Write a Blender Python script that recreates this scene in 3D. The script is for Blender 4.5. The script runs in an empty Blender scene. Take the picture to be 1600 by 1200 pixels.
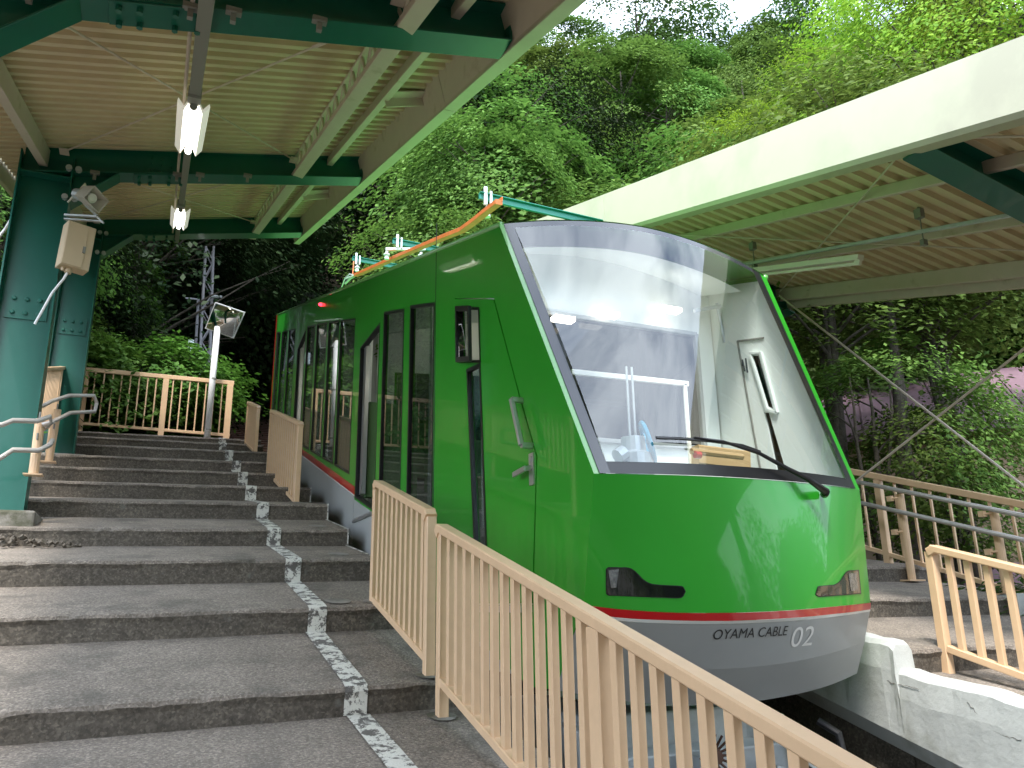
import bpy, math, random
import numpy as np
from mathutils import Vector, Matrix
from mathutils.geometry import tessellate_polygon
random.seed(7)
sc = bpy.context.scene
COL = sc.collection
# ------------------------------------------------------------ camera
YAW, PITCH, ROLL, F = 0.425222, 0.270929, -0.0149124, 1265.05
SL = 0.27912                      # slope of the track
TS = math.tan(SL)
fw = Vector((math.sin(YAW)*math.cos(PITCH), math.cos(YAW)*math.cos(PITCH), math.sin(PITCH)))
rt = Vector((math.cos(YAW), -math.sin(YAW), 0)); up = rt.cross(fw)
A = rt*math.cos(ROLL)+up*math.sin(ROLL); B = up*math.cos(ROLL)-rt*math.sin(ROLL); Cc = fw
cam = bpy.data.objects.new('camera', bpy.data.cameras.new('camera'))
COL.objects.link(cam); sc.camera = cam
M = Matrix((A, B, -Cc)).transposed().to_4x4(); cam.matrix_world = M
cam.data.sensor_width = 36; cam.data.lens = F/1600*36
cam.data.clip_start = .05; cam.data.clip_end = 800
# ------------------------------------------------------------ light
SUN_EL, SUN_AZ = math.radians(58), math.radians(215)   # azimuth clockwise from +y
w = bpy.data.worlds.new('World'); sc.world = w; w.use_nodes = True
nt = w.node_tree; N = nt.nodes; L = nt.links; N.clear()
out = N.new('ShaderNodeOutputWorld'); bg = N.new('ShaderNodeBackground'); bg.inputs[1].default_value = .13
sky = N.new('ShaderNodeTexSky'); sky.sky_type = 'NISHITA'; sky.sun_disc = False
sky.sun_elevation = SUN_EL; sky.sun_rotation = SUN_AZ
tc = N.new('ShaderNodeTexCoord'); mp = N.new('ShaderNodeMapping'); mp.inputs['Scale'].default_value = (1.6, 1.6, 2.6); mp.inputs['Location'].default_value = (3.1, 1.7, .4)
no = N.new('ShaderNodeTexNoise'); no.inputs['Scale'].default_value = 1.7; no.inputs['Detail'].default_value = 9; no.inputs['Roughness'].default_value = .62
no.inputs['Distortion'].default_value = .5
rp = N.new('ShaderNodeValToRGB'); rp.color_ramp.elements[0].position = .33; rp.color_ramp.elements[1].position = .55
mx = N.new('ShaderNodeMix'); mx.data_type = 'RGBA'; mx.inputs[7].default_value = (7.6, 8.5, 9.7, 1)
L.new(tc.outputs['Generated'], mp.inputs[0]); L.new(mp.outputs[0], no.inputs[0]); L.new(no.outputs[0], rp.inputs[0])
L.new(rp.outputs[0], mx.inputs[0]); L.new(sky.outputs[0], mx.inputs[6]); L.new(mx.outputs[2], bg.inputs[0]); L.new(bg.outputs[0], out.inputs[0])
sun = bpy.data.objects.new('sun', bpy.data.lights.new('sun', 'SUN')); COL.objects.link(sun)
sun.data.energy = 1.5; sun.data.angle = math.radians(12); sun.data.color = (1, .94, .85)
sd = Vector((math.sin(SUN_AZ)*math.cos(SUN_EL), math.cos(SUN_AZ)*math.cos(SUN_EL), math.sin(SUN_EL)))
sun.rotation_euler = sd.to_track_quat('Z', 'Y').to_euler()
vs = sc.view_settings; vs.view_transform = 'Standard'; vs.look = 'None'; vs.gamma = 1; vs.exposure = 1.95
vs.use_curve_mapping = False
try:
    sc.cycles.max_bounces = 8; sc.cycles.transparent_max_bounces = 12; sc.cycles.caustics_reflective = False; sc.cycles.caustics_refractive = False
except Exception: pass

# ------------------------------------------------------------ geometry helpers
def ray(p): return Cc + A*((p[0]-800)/F) - B*((p[1]-600)/F)
def on(p, ax, v): r = ray(p); return r*(v/r[ax])
def V(*a): return Vector(a)
S = V(0, math.cos(SL), math.sin(SL))
ROOT = {}
class MB:
    def __init__(s): s.v = []; s.f = []; s.m = []
    def add(s, vs, fs, mi=0):
        b = len(s.v); s.v += [tuple(q) for q in vs]; s.f += [tuple(i+b for i in f) for f in fs]; s.m += [mi]*len(fs); return s
    def box(s, c, d, mi=0, R=None):
        ax = [V(1,0,0), V(0,1,0), V(0,0,1)] if R is None else R
        c = Vector(c); vs = []
        for k in range(8):
            vs.append(c + ax[0]*(d[0]/2*(1 if k & 1 else -1)) + ax[1]*(d[1]/2*(1 if k & 2 else -1)) + ax[2]*(d[2]/2*(1 if k & 4 else -1)))
        return s.add(vs, [(0,2,3,1), (4,5,7,6), (0,1,5,4), (2,6,7,3), (0,4,6,2), (1,3,7,5)], mi)
    def bb(s, a, b, mi=0):
        return s.box([(a[i]+b[i])/2 for i in range(3)], [abs(b[i]-a[i]) for i in range(3)], mi)
    def prof(s, P0, P1, side, upv, pts, mi=0, cap=True):
        n = len(pts); P0 = Vector(P0); P1 = Vector(P1)
        vs = [P0+side*a+upv*b for a, b in pts]+[P1+side*a+upv*b for a, b in pts]
        fs = [(i, (i+1) % n, n+(i+1) % n, n+i) for i in range(n)]
        if cap: fs += [tuple(range(n-1, -1, -1)), tuple(range(n, 2*n))]
        return s.add(vs, fs, mi)
    def bar(s, P0, P1, w_, h, upv=V(0,0,1), c=.004, mi=0):
        P0 = Vector(P0); P1 = Vector(P1); d = (P1-P0).normalized(); side = d.cross(upv)
        if side.length < 1e-3: side = V(1,0,0)
        side.normalize(); u = side.cross(d).normalized(); a, b = w_/2, h/2; c = min(c, a*.5, b*.5)
        return s.prof(P0, P1, side, u, [(-a+c,-b),(a-c,-b),(a,-b+c),(a,b-c),(a-c,b),(-a+c,b),(-a,b-c),(-a,-b+c)], mi)
    def tube(s, pts, r, seg=10, mi=0, cap=True):
        pts = [Vector(p) for p in pts]; rs = r if isinstance(r, (list, tuple)) else [r]*len(pts); rings = []
        prev = None
        for i, p in enumerate(pts):
            d = (pts[min(i+1, len(pts)-1)]-pts[max(i-1, 0)]).normalized()
            if prev is None:
                x = d.cross(V(0,0,1)) if abs(d.z) < .9 else d.cross(V(1,0,0))
            else: x = prev-d*prev.dot(d)
            x.normalize(); prev = x; y = d.cross(x)
            rings.append([p+(x*math.cos(t)+y*math.sin(t))*rs[i] for t in [2*math.pi*k/seg for k in range(seg)]])
        vs = [q for rr in rings for q in rr]; fs = []
        for i in range(len(pts)-1):
            for k in range(seg): fs.append((i*seg+k, i*seg+(k+1) % seg, (i+1)*seg+(k+1) % seg, (i+1)*seg+k))
        if cap: fs += [tuple(range(seg-1, -1, -1)), tuple(range(len(vs)-seg, len(vs)))]
        return s.add(vs, fs, mi)
    def build(s, name, mat, parent=None, smooth=False, bevel=0):
        me = bpy.data.meshes.new(name); o0 = ROOT.get(parent.name, V(0,0,0)) if parent else V(0,0,0)
        me.from_pydata([(x-o0.x, y-o0.y, z-o0.z) for x, y, z in s.v], [], s.f)
        for m_ in (mat if isinstance(mat, (list, tuple)) else [mat]): me.materials.append(m_)
        me.polygons.foreach_set('material_index', s.m)
        if smooth: me.polygons.foreach_set('use_smooth', [True]*len(s.f))
        me.update(); o = bpy.data.objects.new(name, me); COL.objects.link(o)
        if parent: o.parent = parent; ROOT[o.name] = o0
        if smooth and smooth != 1:
            bpy.context.view_layer.objects.active = o
            me.shade_auto = None if False else None
        if bevel:
            b = o.modifiers.new('bevel', 'BEVEL'); b.width = bevel; b.segments = 2; b.limit_method = 'ANGLE'
        return o
def thing(name, loc, label, cat, group=None):
    o = bpy.data.objects.new(name, None); COL.objects.link(o); o.location = loc; o.empty_display_size = .1
    ROOT[o.name] = Vector(loc); o['label'] = label; o['category'] = cat
    if group: o['group'] = group
    return o
def tag(o, label, cat, group=None):
    o['label'] = label; o['category'] = cat
    if group: o['group'] = group
    return o
def struct(name, loc=(0,0,0)):
    o = bpy.data.objects.new(name, None); COL.objects.link(o); o.location = loc; ROOT[o.name] = Vector(loc); o['kind'] = 'structure'; return o
def kind(o, k='structure'): o['kind'] = k; return o
def share(o, name, loc, parent):
    c = bpy.data.objects.new(name, o.data); COL.objects.link(c); c.parent = parent; c.location = loc; return c

# ------------------------------------------------------------ materials
def mat(name, col, rough=.6, metal=0, spec=.5, coat=0, var=0, vscale=8, bump=0, bscale=60, dirt=None, dscale=2, dlo=.5, dhi=.65, emit=0, var2=0, v2scale=1, detail=6, agg=0):
    m = bpy.data.materials.new(name); m.use_nodes = True; nt = m.node_tree; N = nt.nodes; L = nt.links
    b = N['Principled BSDF']; b.inputs['Base Color'].default_value = (*col, 1); b.inputs['Roughness'].default_value = rough
    b.inputs['Metallic'].default_value = metal; b.inputs['Specular IOR Level'].default_value = spec
    if coat: b.inputs['Coat Weight'].default_value = coat; b.inputs['Coat Roughness'].default_value = .03
    if emit: b.inputs['Emission Color'].default_value = (*col, 1); b.inputs['Emission Strength'].default_value = emit
    if var or bump or dirt or var2:
        tc = N.new('ShaderNodeTexCoord')
        def noise(sc_, det=detail):
            n = N.new('ShaderNodeTexNoise'); n.inputs['Scale'].default_value = sc_; n.inputs['Detail'].default_value = det; n.inputs['Roughness'].default_value = .62
            L.new(tc.outputs['Object'], n.inputs[0]); return n
        last = None
        if agg:
            vo = N.new('ShaderNodeTexVoronoi'); vo.inputs['Scale'].default_value = agg; L.new(tc.outputs['Object'], vo.inputs['Vector'])
            cr_ = N.new('ShaderNodeValToRGB'); e = cr_.color_ramp; e.elements[0].position = 0; e.elements[0].color = (col[0]*.7, col[1]*.7, col[2]*.7, 1); e.elements[1].position = 1; e.elements[1].color = (col[0]*1.4, col[1]*1.4, col[2]*1.4, 1)
            q = e.elements.new(.3); q.color = (col[0]*.8, col[1]*.8, col[2]*.8, 1); q = e.elements.new(.75); q.color = (col[0]*1.05, col[1]*1.05, col[2]*1.05, 1)
            sp_ = N.new('ShaderNodeSeparateColor'); L.new(vo.outputs['Color'], sp_.inputs[0]); L.new(sp_.outputs[0], cr_.inputs[0]); last = cr_.outputs[0]
        def mulc(n, amt, cur):
            mr = N.new('ShaderNodeMapRange'); mr.inputs[1].default_value = .28; mr.inputs[2].default_value = .72
            mr.inputs[3].default_value = 1-amt; mr.inputs[4].default_value = 1+amt; L.new(n.outputs[0], mr.inputs[0])
            v = N.new('ShaderNodeVectorMath'); v.operation = 'SCALE'
            if cur is None: v.inputs[0].default_value = col
            else: L.new(cur, v.inputs[0])
            L.new(mr.outputs[0], v.inputs['Scale']); return v.outputs[0]
        if var: last = mulc(noise(vscale), var, last)
        if var2: last = mulc(noise(v2scale, 4), var2, last)
        if dirt:
            n = noise(dscale, 8); r = N.new('ShaderNodeMapRange'); r.inputs[1].default_value = dlo; r.inputs[2].default_value = dhi; L.new(n.outputs[0], r.inputs[0])
            x = N.new('ShaderNodeMix'); x.data_type = 'RGBA'; L.new(r.outputs[0], x.inputs[0]); x.inputs[7].default_value = (*dirt, 1)
            if last is None: x.inputs[6].default_value = (*col, 1)
            else: L.new(last, x.inputs[6])
            last = x.outputs[2]
        if last is not None: L.new(last, b.inputs['Base Color'])
        if bump:
            n = noise(bscale, 8); bp = N.new('ShaderNodeBump'); bp.inputs['Strength'].default_value = 1; bp.inputs['Distance'].default_value = bump
            L.new(n.outputs[0], bp.inputs['Height']); L.new(bp.outputs[0], b.inputs['Normal'])
    return m
def glassmat(name, tint=(.75,.8,.8), ior=1.7, rough=0.0):
    m = bpy.data.materials.new(name); m.use_nodes = True; N = m.node_tree.nodes; L = m.node_tree.links; N.clear()
    o = N.new('ShaderNodeOutputMaterial'); t = N.new('ShaderNodeBsdfTransparent'); t.inputs[0].default_value = (*tint, 1)
    g = N.new('ShaderNodeBsdfGlossy'); g.inputs['Roughness'].default_value = rough; fr = N.new('ShaderNodeFresnel'); ge = N.new('ShaderNodeNewGeometry'); io = N.new('ShaderNodeMapRange'); io.inputs[3].default_value = ior; io.inputs[4].default_value = 1/ior; L.new(ge.outputs['Backfacing'], io.inputs[0]); L.new(io.outputs[0], fr.inputs[0])
    mx = N.new('ShaderNodeMixShader'); L.new(fr.outputs[0], mx.inputs[0]); L.new(t.outputs[0], mx.inputs[1]); L.new(g.outputs[0], mx.inputs[2]); L.new(mx.outputs[0], o.inputs[0])
    return m
def leafmat(name, c1, c2, trans=.35, vs=1.0):
    m = bpy.data.materials.new(name); m.use_nodes = True; N = m.node_tree.nodes; L = m.node_tree.links; N.clear()
    o = N.new('ShaderNodeOutputMaterial'); gi = N.new('ShaderNodeNewGeometry'); oi = N.new('ShaderNodeObjectInfo')
    mx = N.new('ShaderNodeMix'); mx.data_type = 'RGBA'; mx.inputs[6].default_value = (*c1, 1); mx.inputs[7].default_value = (*c2, 1)
    L.new(gi.outputs['Random Per Island'], mx.inputs[0])
    hs = N.new('ShaderNodeHueSaturation'); mr = N.new('ShaderNodeMapRange'); mr.inputs[3].default_value = .475; mr.inputs[4].default_value = .52
    mv = N.new('ShaderNodeMapRange'); mv.inputs[3].default_value = .7*vs; mv.inputs[4].default_value = 1.25*vs
    L.new(oi.outputs['Random'], mr.inputs[0]); L.new(oi.outputs['Random'], mv.inputs[0]); L.new(mr.outputs[0], hs.inputs['Hue']); L.new(mv.outputs[0], hs.inputs['Value'])
    L.new(mx.outputs[2], hs.inputs['Color'])
    d = N.new('ShaderNodeBsdfDiffuse'); t = N.new('ShaderNodeBsdfTranslucent'); g = N.new('ShaderNodeBsdfGlossy'); g.inputs['Roughness'].default_value = .55
    g.inputs[0].default_value = (.9, .95, .9, 1)
    L.new(hs.outputs[0], d.inputs[0]); L.new(hs.outputs[0], t.inputs[0])
    m1 = N.new('ShaderNodeMixShader'); m1.inputs[0].default_value = trans; L.new(d.outputs[0], m1.inputs[1]); L.new(t.outputs[0], m1.inputs[2])
    m2 = N.new('ShaderNodeMixShader'); m2.inputs[0].default_value = .014; L.new(m1.outputs[0], m2.inputs[1]); L.new(g.outputs[0], m2.inputs[2]); L.new(m2.outputs[0], o.inputs[0])
    return m
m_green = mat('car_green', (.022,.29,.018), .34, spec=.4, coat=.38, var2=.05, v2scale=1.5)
m_greenl = mat('car_green_highlight', (.16,.46,.12), .3, coat=.8)  # car green lightened to paint the highlight on roof edge and near pillar
m_red = mat('car_red', (.5,.008,.012), .3, coat=.8)
m_white = mat('car_white', (.75,.75,.72), .35, coat=.5)
m_skirt = mat('car_grey', (.37,.385,.38), .5, metal=.1, coat=.12, var=.04, vscale=3)
m_black = mat('rubber_black', (.012,.012,.014), .35)
m_frit = mat('frit_band', (.028,.03,.038), .2, coat=.35)
m_glassw = glassmat('windscreen_glass', (.93,.97,.97), 2.1)
m_glasss = glassmat('side_glass', (.74,.80,.79), 1.85)
m_glassp = glassmat('partition_glass', (.05,.06,.06), 1.4)  # near-black tint paints in the dark saloon behind the partition
m_int = mat('interior_white', (.84,.88,.85), .55)
m_intg = mat('interior_grey', (.36,.38,.38), .5)
m_alu = mat('aluminium', (.62,.63,.64), .3, metal=.85)
m_lens = mat('headlight_black', (.008,.009,.01), .08, coat=1)
m_lamp = mat('lamp_chrome', (.7,.72,.74), .15, metal=.9)
m_redl = mat('red_lamp', (1,.03,.06), .4, emit=1.5)
m_lit = mat('ceiling_lit', (1,.93,.8), .4, emit=1.6)
m_tube = mat('fluorescent_lit', (1,.98,.92), .4, emit=2.2)
m_refl = mat('lamp_white', (.82,.8,.72), .4)
m_steelg = mat('column_green', (.002,.1,.072), .36, coat=.1, var=.08, vscale=2.5, bump=.0015, bscale=9)
m_beamg = mat('beam_green', (.008,.12,.08), .38, coat=.15, var=.1, vscale=3)
m_deck = mat('deck_cream', (.64,.54,.355), .55, var=.06, vscale=3, dirt=(.6,.49,.34), dscale=1.2, dlo=.5, dhi=.75)
m_purl = mat('purlin_cream', (.58,.50,.43), .5, var=.05, vscale=5, dirt=(.4,.33,.24), dscale=5, dlo=.58, dhi=.75)
m_fasc = mat('fascia_cream', (.50,.50,.37), .45, var=.03, vscale=3, dirt=(.42,.41,.31), dscale=1.3, dlo=.5, dhi=.7)
m_beige = mat('rail_beige', (.70,.475,.29), .42, coat=.15, var=.05, vscale=14, dirt=(.3,.15,.07), dscale=26, dlo=.72, dhi=.76)
m_pipe = mat('pipe_grey', (.48,.45,.42), .35, metal=.3, var=.06, vscale=10)
m_galv = mat('galvanised', (.5,.54,.56), .45, metal=.4, var=.08, vscale=20)
m_duct = mat('duct_grey', (.23,.23,.21), .5)
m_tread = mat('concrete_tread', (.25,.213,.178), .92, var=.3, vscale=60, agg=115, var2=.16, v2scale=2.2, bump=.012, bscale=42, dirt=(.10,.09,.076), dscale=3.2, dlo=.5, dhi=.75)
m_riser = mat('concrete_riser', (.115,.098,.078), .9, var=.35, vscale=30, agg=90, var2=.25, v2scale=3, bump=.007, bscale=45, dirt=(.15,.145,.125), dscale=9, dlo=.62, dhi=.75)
m_conc = mat('concrete_plain', (.27,.25,.225), .9, var=.2, vscale=12, bump=.006, bscale=30, dirt=(.09,.09,.06), dscale=4, dlo=.48, dhi=.65)
m_plast = mat('white_plaster', (.48,.5,.48), .75, var=.06, vscale=5, bump=.008, bscale=9, dirt=(.36,.37,.33), dscale=3, dlo=.56, dhi=.72)
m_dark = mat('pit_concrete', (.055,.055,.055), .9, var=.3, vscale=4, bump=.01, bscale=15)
m_soil = mat('soil', (.05,.045,.03), .95, var=.4, vscale=3, bump=.03, bscale=8)
m_rust = mat('rail_rust', (.09,.045,.03), .6, metal=.3, var=.3, vscale=10)
m_ballast = mat('ballast_brown', (.07,.045,.035), .95, var=.4, vscale=30, bump=.02, bscale=30)
m_orange = mat('conductor_orange', (.6,.15,.035), .45, var=.15, vscale=12)
m_teal = mat('arm_teal', (.01,.2,.15), .4)
m_insul = mat('insulator_white', (.6,.66,.68), .3)
m_bark = mat('bark', (.085,.073,.058), .9, var=.35, vscale=12, bump=.02, bscale=20)
m_mast = mat('mast_grey', (.22,.22,.24), .55, metal=.3)
m_mirror = mat('mirror_surface', (.75,.78,.78), .02, metal=1)
m_wpaint = mat('pole_white', (.78,.78,.78), .35)
m_box = mat('box_beige', (.56,.44,.29), .5, var=.04)
m_spk = mat('speaker_white', (.5,.48,.42), .5)
m_lilac = mat('roof_lilac', (.2,.125,.155), .6, var=.15, vscale=6)
m_wall1 = mat('house_wall', (.34,.25,.16), .8, var=.1, vscale=4)
m_wood = mat('desk_wood', (.5,.33,.16), .5)
m_blue = mat('wheel_blue', (.01,.25,.4), .3)
l_a = leafmat('leaf_maple', (.065,.13,.024), (.15,.25,.05))
l_b = leafmat('leaf_yellow', (.13,.24,.02), (.27,.38,.035), .45)
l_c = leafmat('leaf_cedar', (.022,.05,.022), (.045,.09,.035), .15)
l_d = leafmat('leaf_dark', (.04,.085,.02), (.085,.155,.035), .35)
l_f = leafmat('leaf_shade', (.012,.028,.01), (.025,.052,.016), .2)  # leaf colour darkened to paint the gloom round the tunnel mouth
l_e = leafmat('leaf_bush', (.05,.15,.02), (.11,.26,.04), .4)
# paint worn through to the concrete under it
def worn(name):
    m = bpy.data.materials.new(name); m.use_nodes = True; N = m.node_tree.nodes; L = m.node_tree.links; b = N['Principled BSDF']; b.inputs['Roughness'].default_value = .8
    tc = N.new('ShaderNodeTexCoord'); n = N.new('ShaderNodeTexNoise'); n.inputs['Scale'].default_value = 13; n.inputs['Detail'].default_value = 9; n.inputs['Roughness'].default_value = .75; n.inputs['Distortion'].default_value = .4
    L.new(tc.outputs['Object'], n.inputs[0]); r = N.new('ShaderNodeMapRange'); r.inputs[1].default_value = .495; r.inputs[2].default_value = .53; L.new(n.outputs[0], r.inputs[0])
    x = N.new('ShaderNodeMix'); x.data_type = 'RGBA'; x.inputs[6].default_value = (.66,.65,.59,1); x.inputs[7].default_value = (.13,.12,.11,1); L.new(r.outputs[0], x.inputs[0]); L.new(x.outputs[2], b.inputs['Base Color'])
    n2 = N.new('ShaderNodeTexNoise'); n2.inputs['Scale'].default_value = 70; L.new(tc.outputs['Object'], n2.inputs[0]); bp = N.new('ShaderNodeBump'); bp.inputs['Distance'].default_value = .004; L.new(n2.outputs[0], bp.inputs['Height']); L.new(bp.outputs[0], b.inputs['Normal'])
    return m
m_line = worn('worn_line_paint')

# ------------------------------------------------------------ terrain
def ground_z(x, y):
    r = math.hypot(x, y); z = TS*y-2.1
    h = (.74*max(0, min(r, 52)-17)-.25*max(0, r-52))*(max(0, 1-max(0, -x-6)/10) if y < 25 else 1)  # bank flattened out of view to the left to let light onto the car
    if y < 6: h *= max(0, min(1, (y+14)/20))
    if x > 7.2: z -= min(2.2, (x-7.2)*.35)
    d = abs(x-2.8)
    if d < 6 and y < 31:
        t = max(0, (d-2.4)/3.6); h *= t*t*(3-2*t)
    return z-(.5 if abs(x-2.8) < 1.0 else 0)+h
def terrain():
    xs = np.linspace(-60, 90, 121); ys = np.linspace(-40, 90, 105); b = MB()
    xs = np.sort(np.concatenate([xs, np.linspace(-2, 8, 17)])); nx = len(xs)
    vs = [(x, y, ground_z(x, y)-.15+.12*math.sin(x*1.7+y)*math.cos(y*1.3)) for y in ys for x in xs]
    b.add(vs, [(j*nx+i, j*nx+i+1, (j+1)*nx+i+1, (j+1)*nx+i) for j in range(len(ys)-1) for i in range(nx-1)])
    kind(b.build('terrain', m_soil, smooth=True))
    g = MB(); g.add([(-800,-800,-60),(800,-800,-60),(800,800,-60),(-800,800,-60)], [(0,1,2,3)]); kind(g.build('ground', m_soil))
terrain()

# ------------------------------------------------------------ stairs
CF = math.tan(.01778)
LST = [(-9.9,-4.42,-4.54),(-8.8,-4.11,-4.25),(-7.7,-3.8,-3.94),(-6.6,-3.49,-3.63),(-5.5,-3.18,-3.32),(-4.4,-2.87,-2.99),(-3.3,-2.56,-2.7),(-2.2,-2.25,-2.39),(-1.15,-1.93,-2.07),(-.08,-1.61,-1.95),(1.0,-1.29,-1.43),(2.07,-.98,-1.12),(3.13,-.665,-.81),(4.2,-.351,-.493),(5.31,.031,-.123),(6.29,.385,.216),(7.32,.70,.553),(8.26,1.037,.878),(9.26,1.342,1.18),
       (10.3,1.658,1.492),(11.14,1.938,1.766),(12.36,2.299,2.126),(13.72,2.67,2.536),(14.08,2.82,2.719)]
def step_mesh(x0, x1, y, zn, zb, y2, z2, name, parent, cf=CF, xref=1.043, seed=0, wall=.5, mats=None):
    rnd = random.Random(seed); n = max(8, int((x1-x0)/.05)); b = MB()
    def zz(x, z): return z+cf*(x-xref)
    prof_ = []
    ph = [rnd.uniform(0, 6) for _ in range(6)]
    for i in range(n+1):
        x = x0+(x1-x0)*i/n
        j = .006*math.sin(x*3+ph[0])+.004*math.sin(x*9+ph[1])+rnd.uniform(-.004, .004)
        k = rnd.uniform(-.004, .004)+.003*math.sin(x*7+ph[2]); chip = .012 if rnd.random() < .06 else 0
        prof_.append([(x, y+.012, zz(x, zb)-wall), (x, y+.012, zz(x, zb)-.01), (x, y+.004+j*.4, zz(x, zn)-.055+k), (x, y-.006+j+chip*.5, zz(x, zn)-.028+k-chip*.4), (x, y-.002+j+chip, zz(x, zn)-.009-chip*.5),
                      (x, y+.022+j+chip, zz(x, zn)+.001-chip*.3+k*.3), (x, y+.1, zz(x, zn+(z2-zn)*.1/(y2-y))+k*.2), (x, y2+.02, zz(x, z2))])
    m = len(prof_[0]); vs = [q for c in prof_ for q in c]
    for i in range(n):
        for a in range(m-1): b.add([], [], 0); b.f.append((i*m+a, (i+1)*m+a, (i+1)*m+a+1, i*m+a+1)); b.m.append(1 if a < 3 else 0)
    b.v = [tuple(q) for q in vs]
    # side walls so the step is a solid block
    for i in (0, n):
        base = len(b.v); b.v += [tuple(q) for q in prof_[i]]+[(prof_[i][-1][0], prof_[i][-1][1], prof_[i][0][2])]
        b.f.append(tuple(range(base, base+m+1))); b.m.append(1)
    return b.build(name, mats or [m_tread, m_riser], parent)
ls = struct('left_platform_stairs', (0, 4, -1))
XE = 1.675
for i, (y, zn, zb) in enumerate(LST[:-1]):
    y2, z2 = LST[i+1][0], LST[i+1][2]
    x0 = -4.0 if y < 7 else (-1.6 if y < 8 else -1.35)
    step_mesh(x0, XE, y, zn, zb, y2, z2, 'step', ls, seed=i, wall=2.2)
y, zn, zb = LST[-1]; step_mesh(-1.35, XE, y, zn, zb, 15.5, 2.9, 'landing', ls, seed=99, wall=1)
# painted line over treads and risers
lb = MB(); eb = MB()
def strip(b, xa, xb, pts, mi=0):
    n = len(pts); vs = [(xa, p[0], p[1]+CF*(xa-1.043)) for p in pts]+[(xb, p[0], p[1]+CF*(xb-1.043)) for p in pts]
    b.add(vs, [(i, n+i, n+i+1, i+1) for i in range(n-1)], mi)
for i, (y, zn, zb) in enumerate(LST):
    y2, z2 = (LST[i+1][0], LST[i+1][2]) if i+1 < len(LST) else (14.5, 2.84)
    if y < 0.9: continue
    jx = random.uniform(-.012, .012)
    t = (z2-zn)/(y2-y)
    strip(lb, .985+jx, 1.1+jx, [(y+.002, zb+.004), (y-.004, zn-.06), (y-.014, zn-.028), (y-.010, zn-.004), (y+.022, zn+.007), (y+.1, zn+.1*t+.005), (y2, z2+.005)])
    if 4 < y < 12:
        strip(eb, XE-.022, XE+.004, [(y+.022, zn+.008), (y+.1, zn+.1*t+.006), (y2, z2+.006)])
        eb.bb((XE-.002, y-.012, zb+CF*.6), (XE+.006, y+.012, zn+CF*.6+.006))
lb.build('painted_line', m_line, ls); eb.build('edge_line', m_line, ls)
# round cores where old fence posts were filled in
for (x, y) in ((1.43,6.55),(1.45,7.55),(1.2,5.45),(1.43,8.5)):
    k = max(i for i in range(len(LST)) if LST[i][0] < y); a, c = LST[k], LST[k+1]
    z = a[1]+(c[2]-a[1])*(y-a[0])/(c[0]-a[0])+CF*(x-1.043)
    b = MB(); n = 18
    b.add([(x+.085*math.cos(t)*(1+.05*math.sin(5*t)), y+.085*math.sin(t), z+.007+.085*math.sin(t)*.2) for t in [2*math.pi*q/n for q in range(n)]], [tuple(range(n))])
    b.build('filled_core', m_conc, ls)
def tread_z(x, y):
    k = max([i for i in range(len(LST)) if LST[i][0] <= y] or [0]); a = LST[k]
    c = LST[k+1] if k+1 < len(LST) else (15.5, 2.9, 2.9)
    return a[1]+(c[2]-a[1])*(y-a[0])/(c[0]-a[0])+CF*(x-1.043)
# column pedestal and rubble
def pedestal(y, z, x0, x1, lab):
    b = MB(); b.bb((x0, y-.38, z-.9), (x1, y+.35, z)); o = b.build('concrete_pedestal', m_conc, bevel=.02); tag(o, lab, 'pedestal'); return o
pedestal(7.75, .80, -1.75, -.79, 'worn concrete block under the nearest green column, broken at its foot')
pedestal(11.9, 1.98, -1.6, -.76, 'low concrete block under the second green column')
rb = MB(); rr = random.Random(3)
for k in range(70):
    x = rr.uniform(-1.2, -.42); y = rr.uniform(7.1, 7.33); s_ = rr.uniform(.015, .045)
    q = Vector((rr.uniform(-1,1), rr.uniform(-1,1), rr.uniform(-1,1))).normalized(); a = q.orthogonal().normalized(); c = q.cross(a)
    rb.box((x, y, .50+rr.uniform(0, .13)*(1-(x+1.2))), (s_, s_*.8, s_*.6), R=[q, a, c])
kind(rb.build('rubble', m_riser), 'stuff')

# right platform: same stairs, mirrored
rs = struct('right_platform_stairs', (5, 4, -1))
RST = []
for k in range(-11, 9):
    y = 3.58+1.03*k; RST.append((y, -.395+TS*(y-3.58)+.14, -.395+TS*(y-3.58)))
XW = 4.06
for i in range(len(RST)-1):
    a, c = RST[i], RST[i+1]
    step_mesh(XW+.02, 7.0, a[0], a[1], a[2], c[0], c[2], 'step', rs, cf=0, seed=200+i, wall=1.2)
def rtread(y):
    k = max([i for i in range(len(RST)) if RST[i][0] <= y] or [0]); a = RST[k]; c = RST[min(k+1, len(RST)-1)]
    return a[1]+(c[2]-a[1])*(y-a[0])/max(.1, c[0]-a[0])
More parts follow.
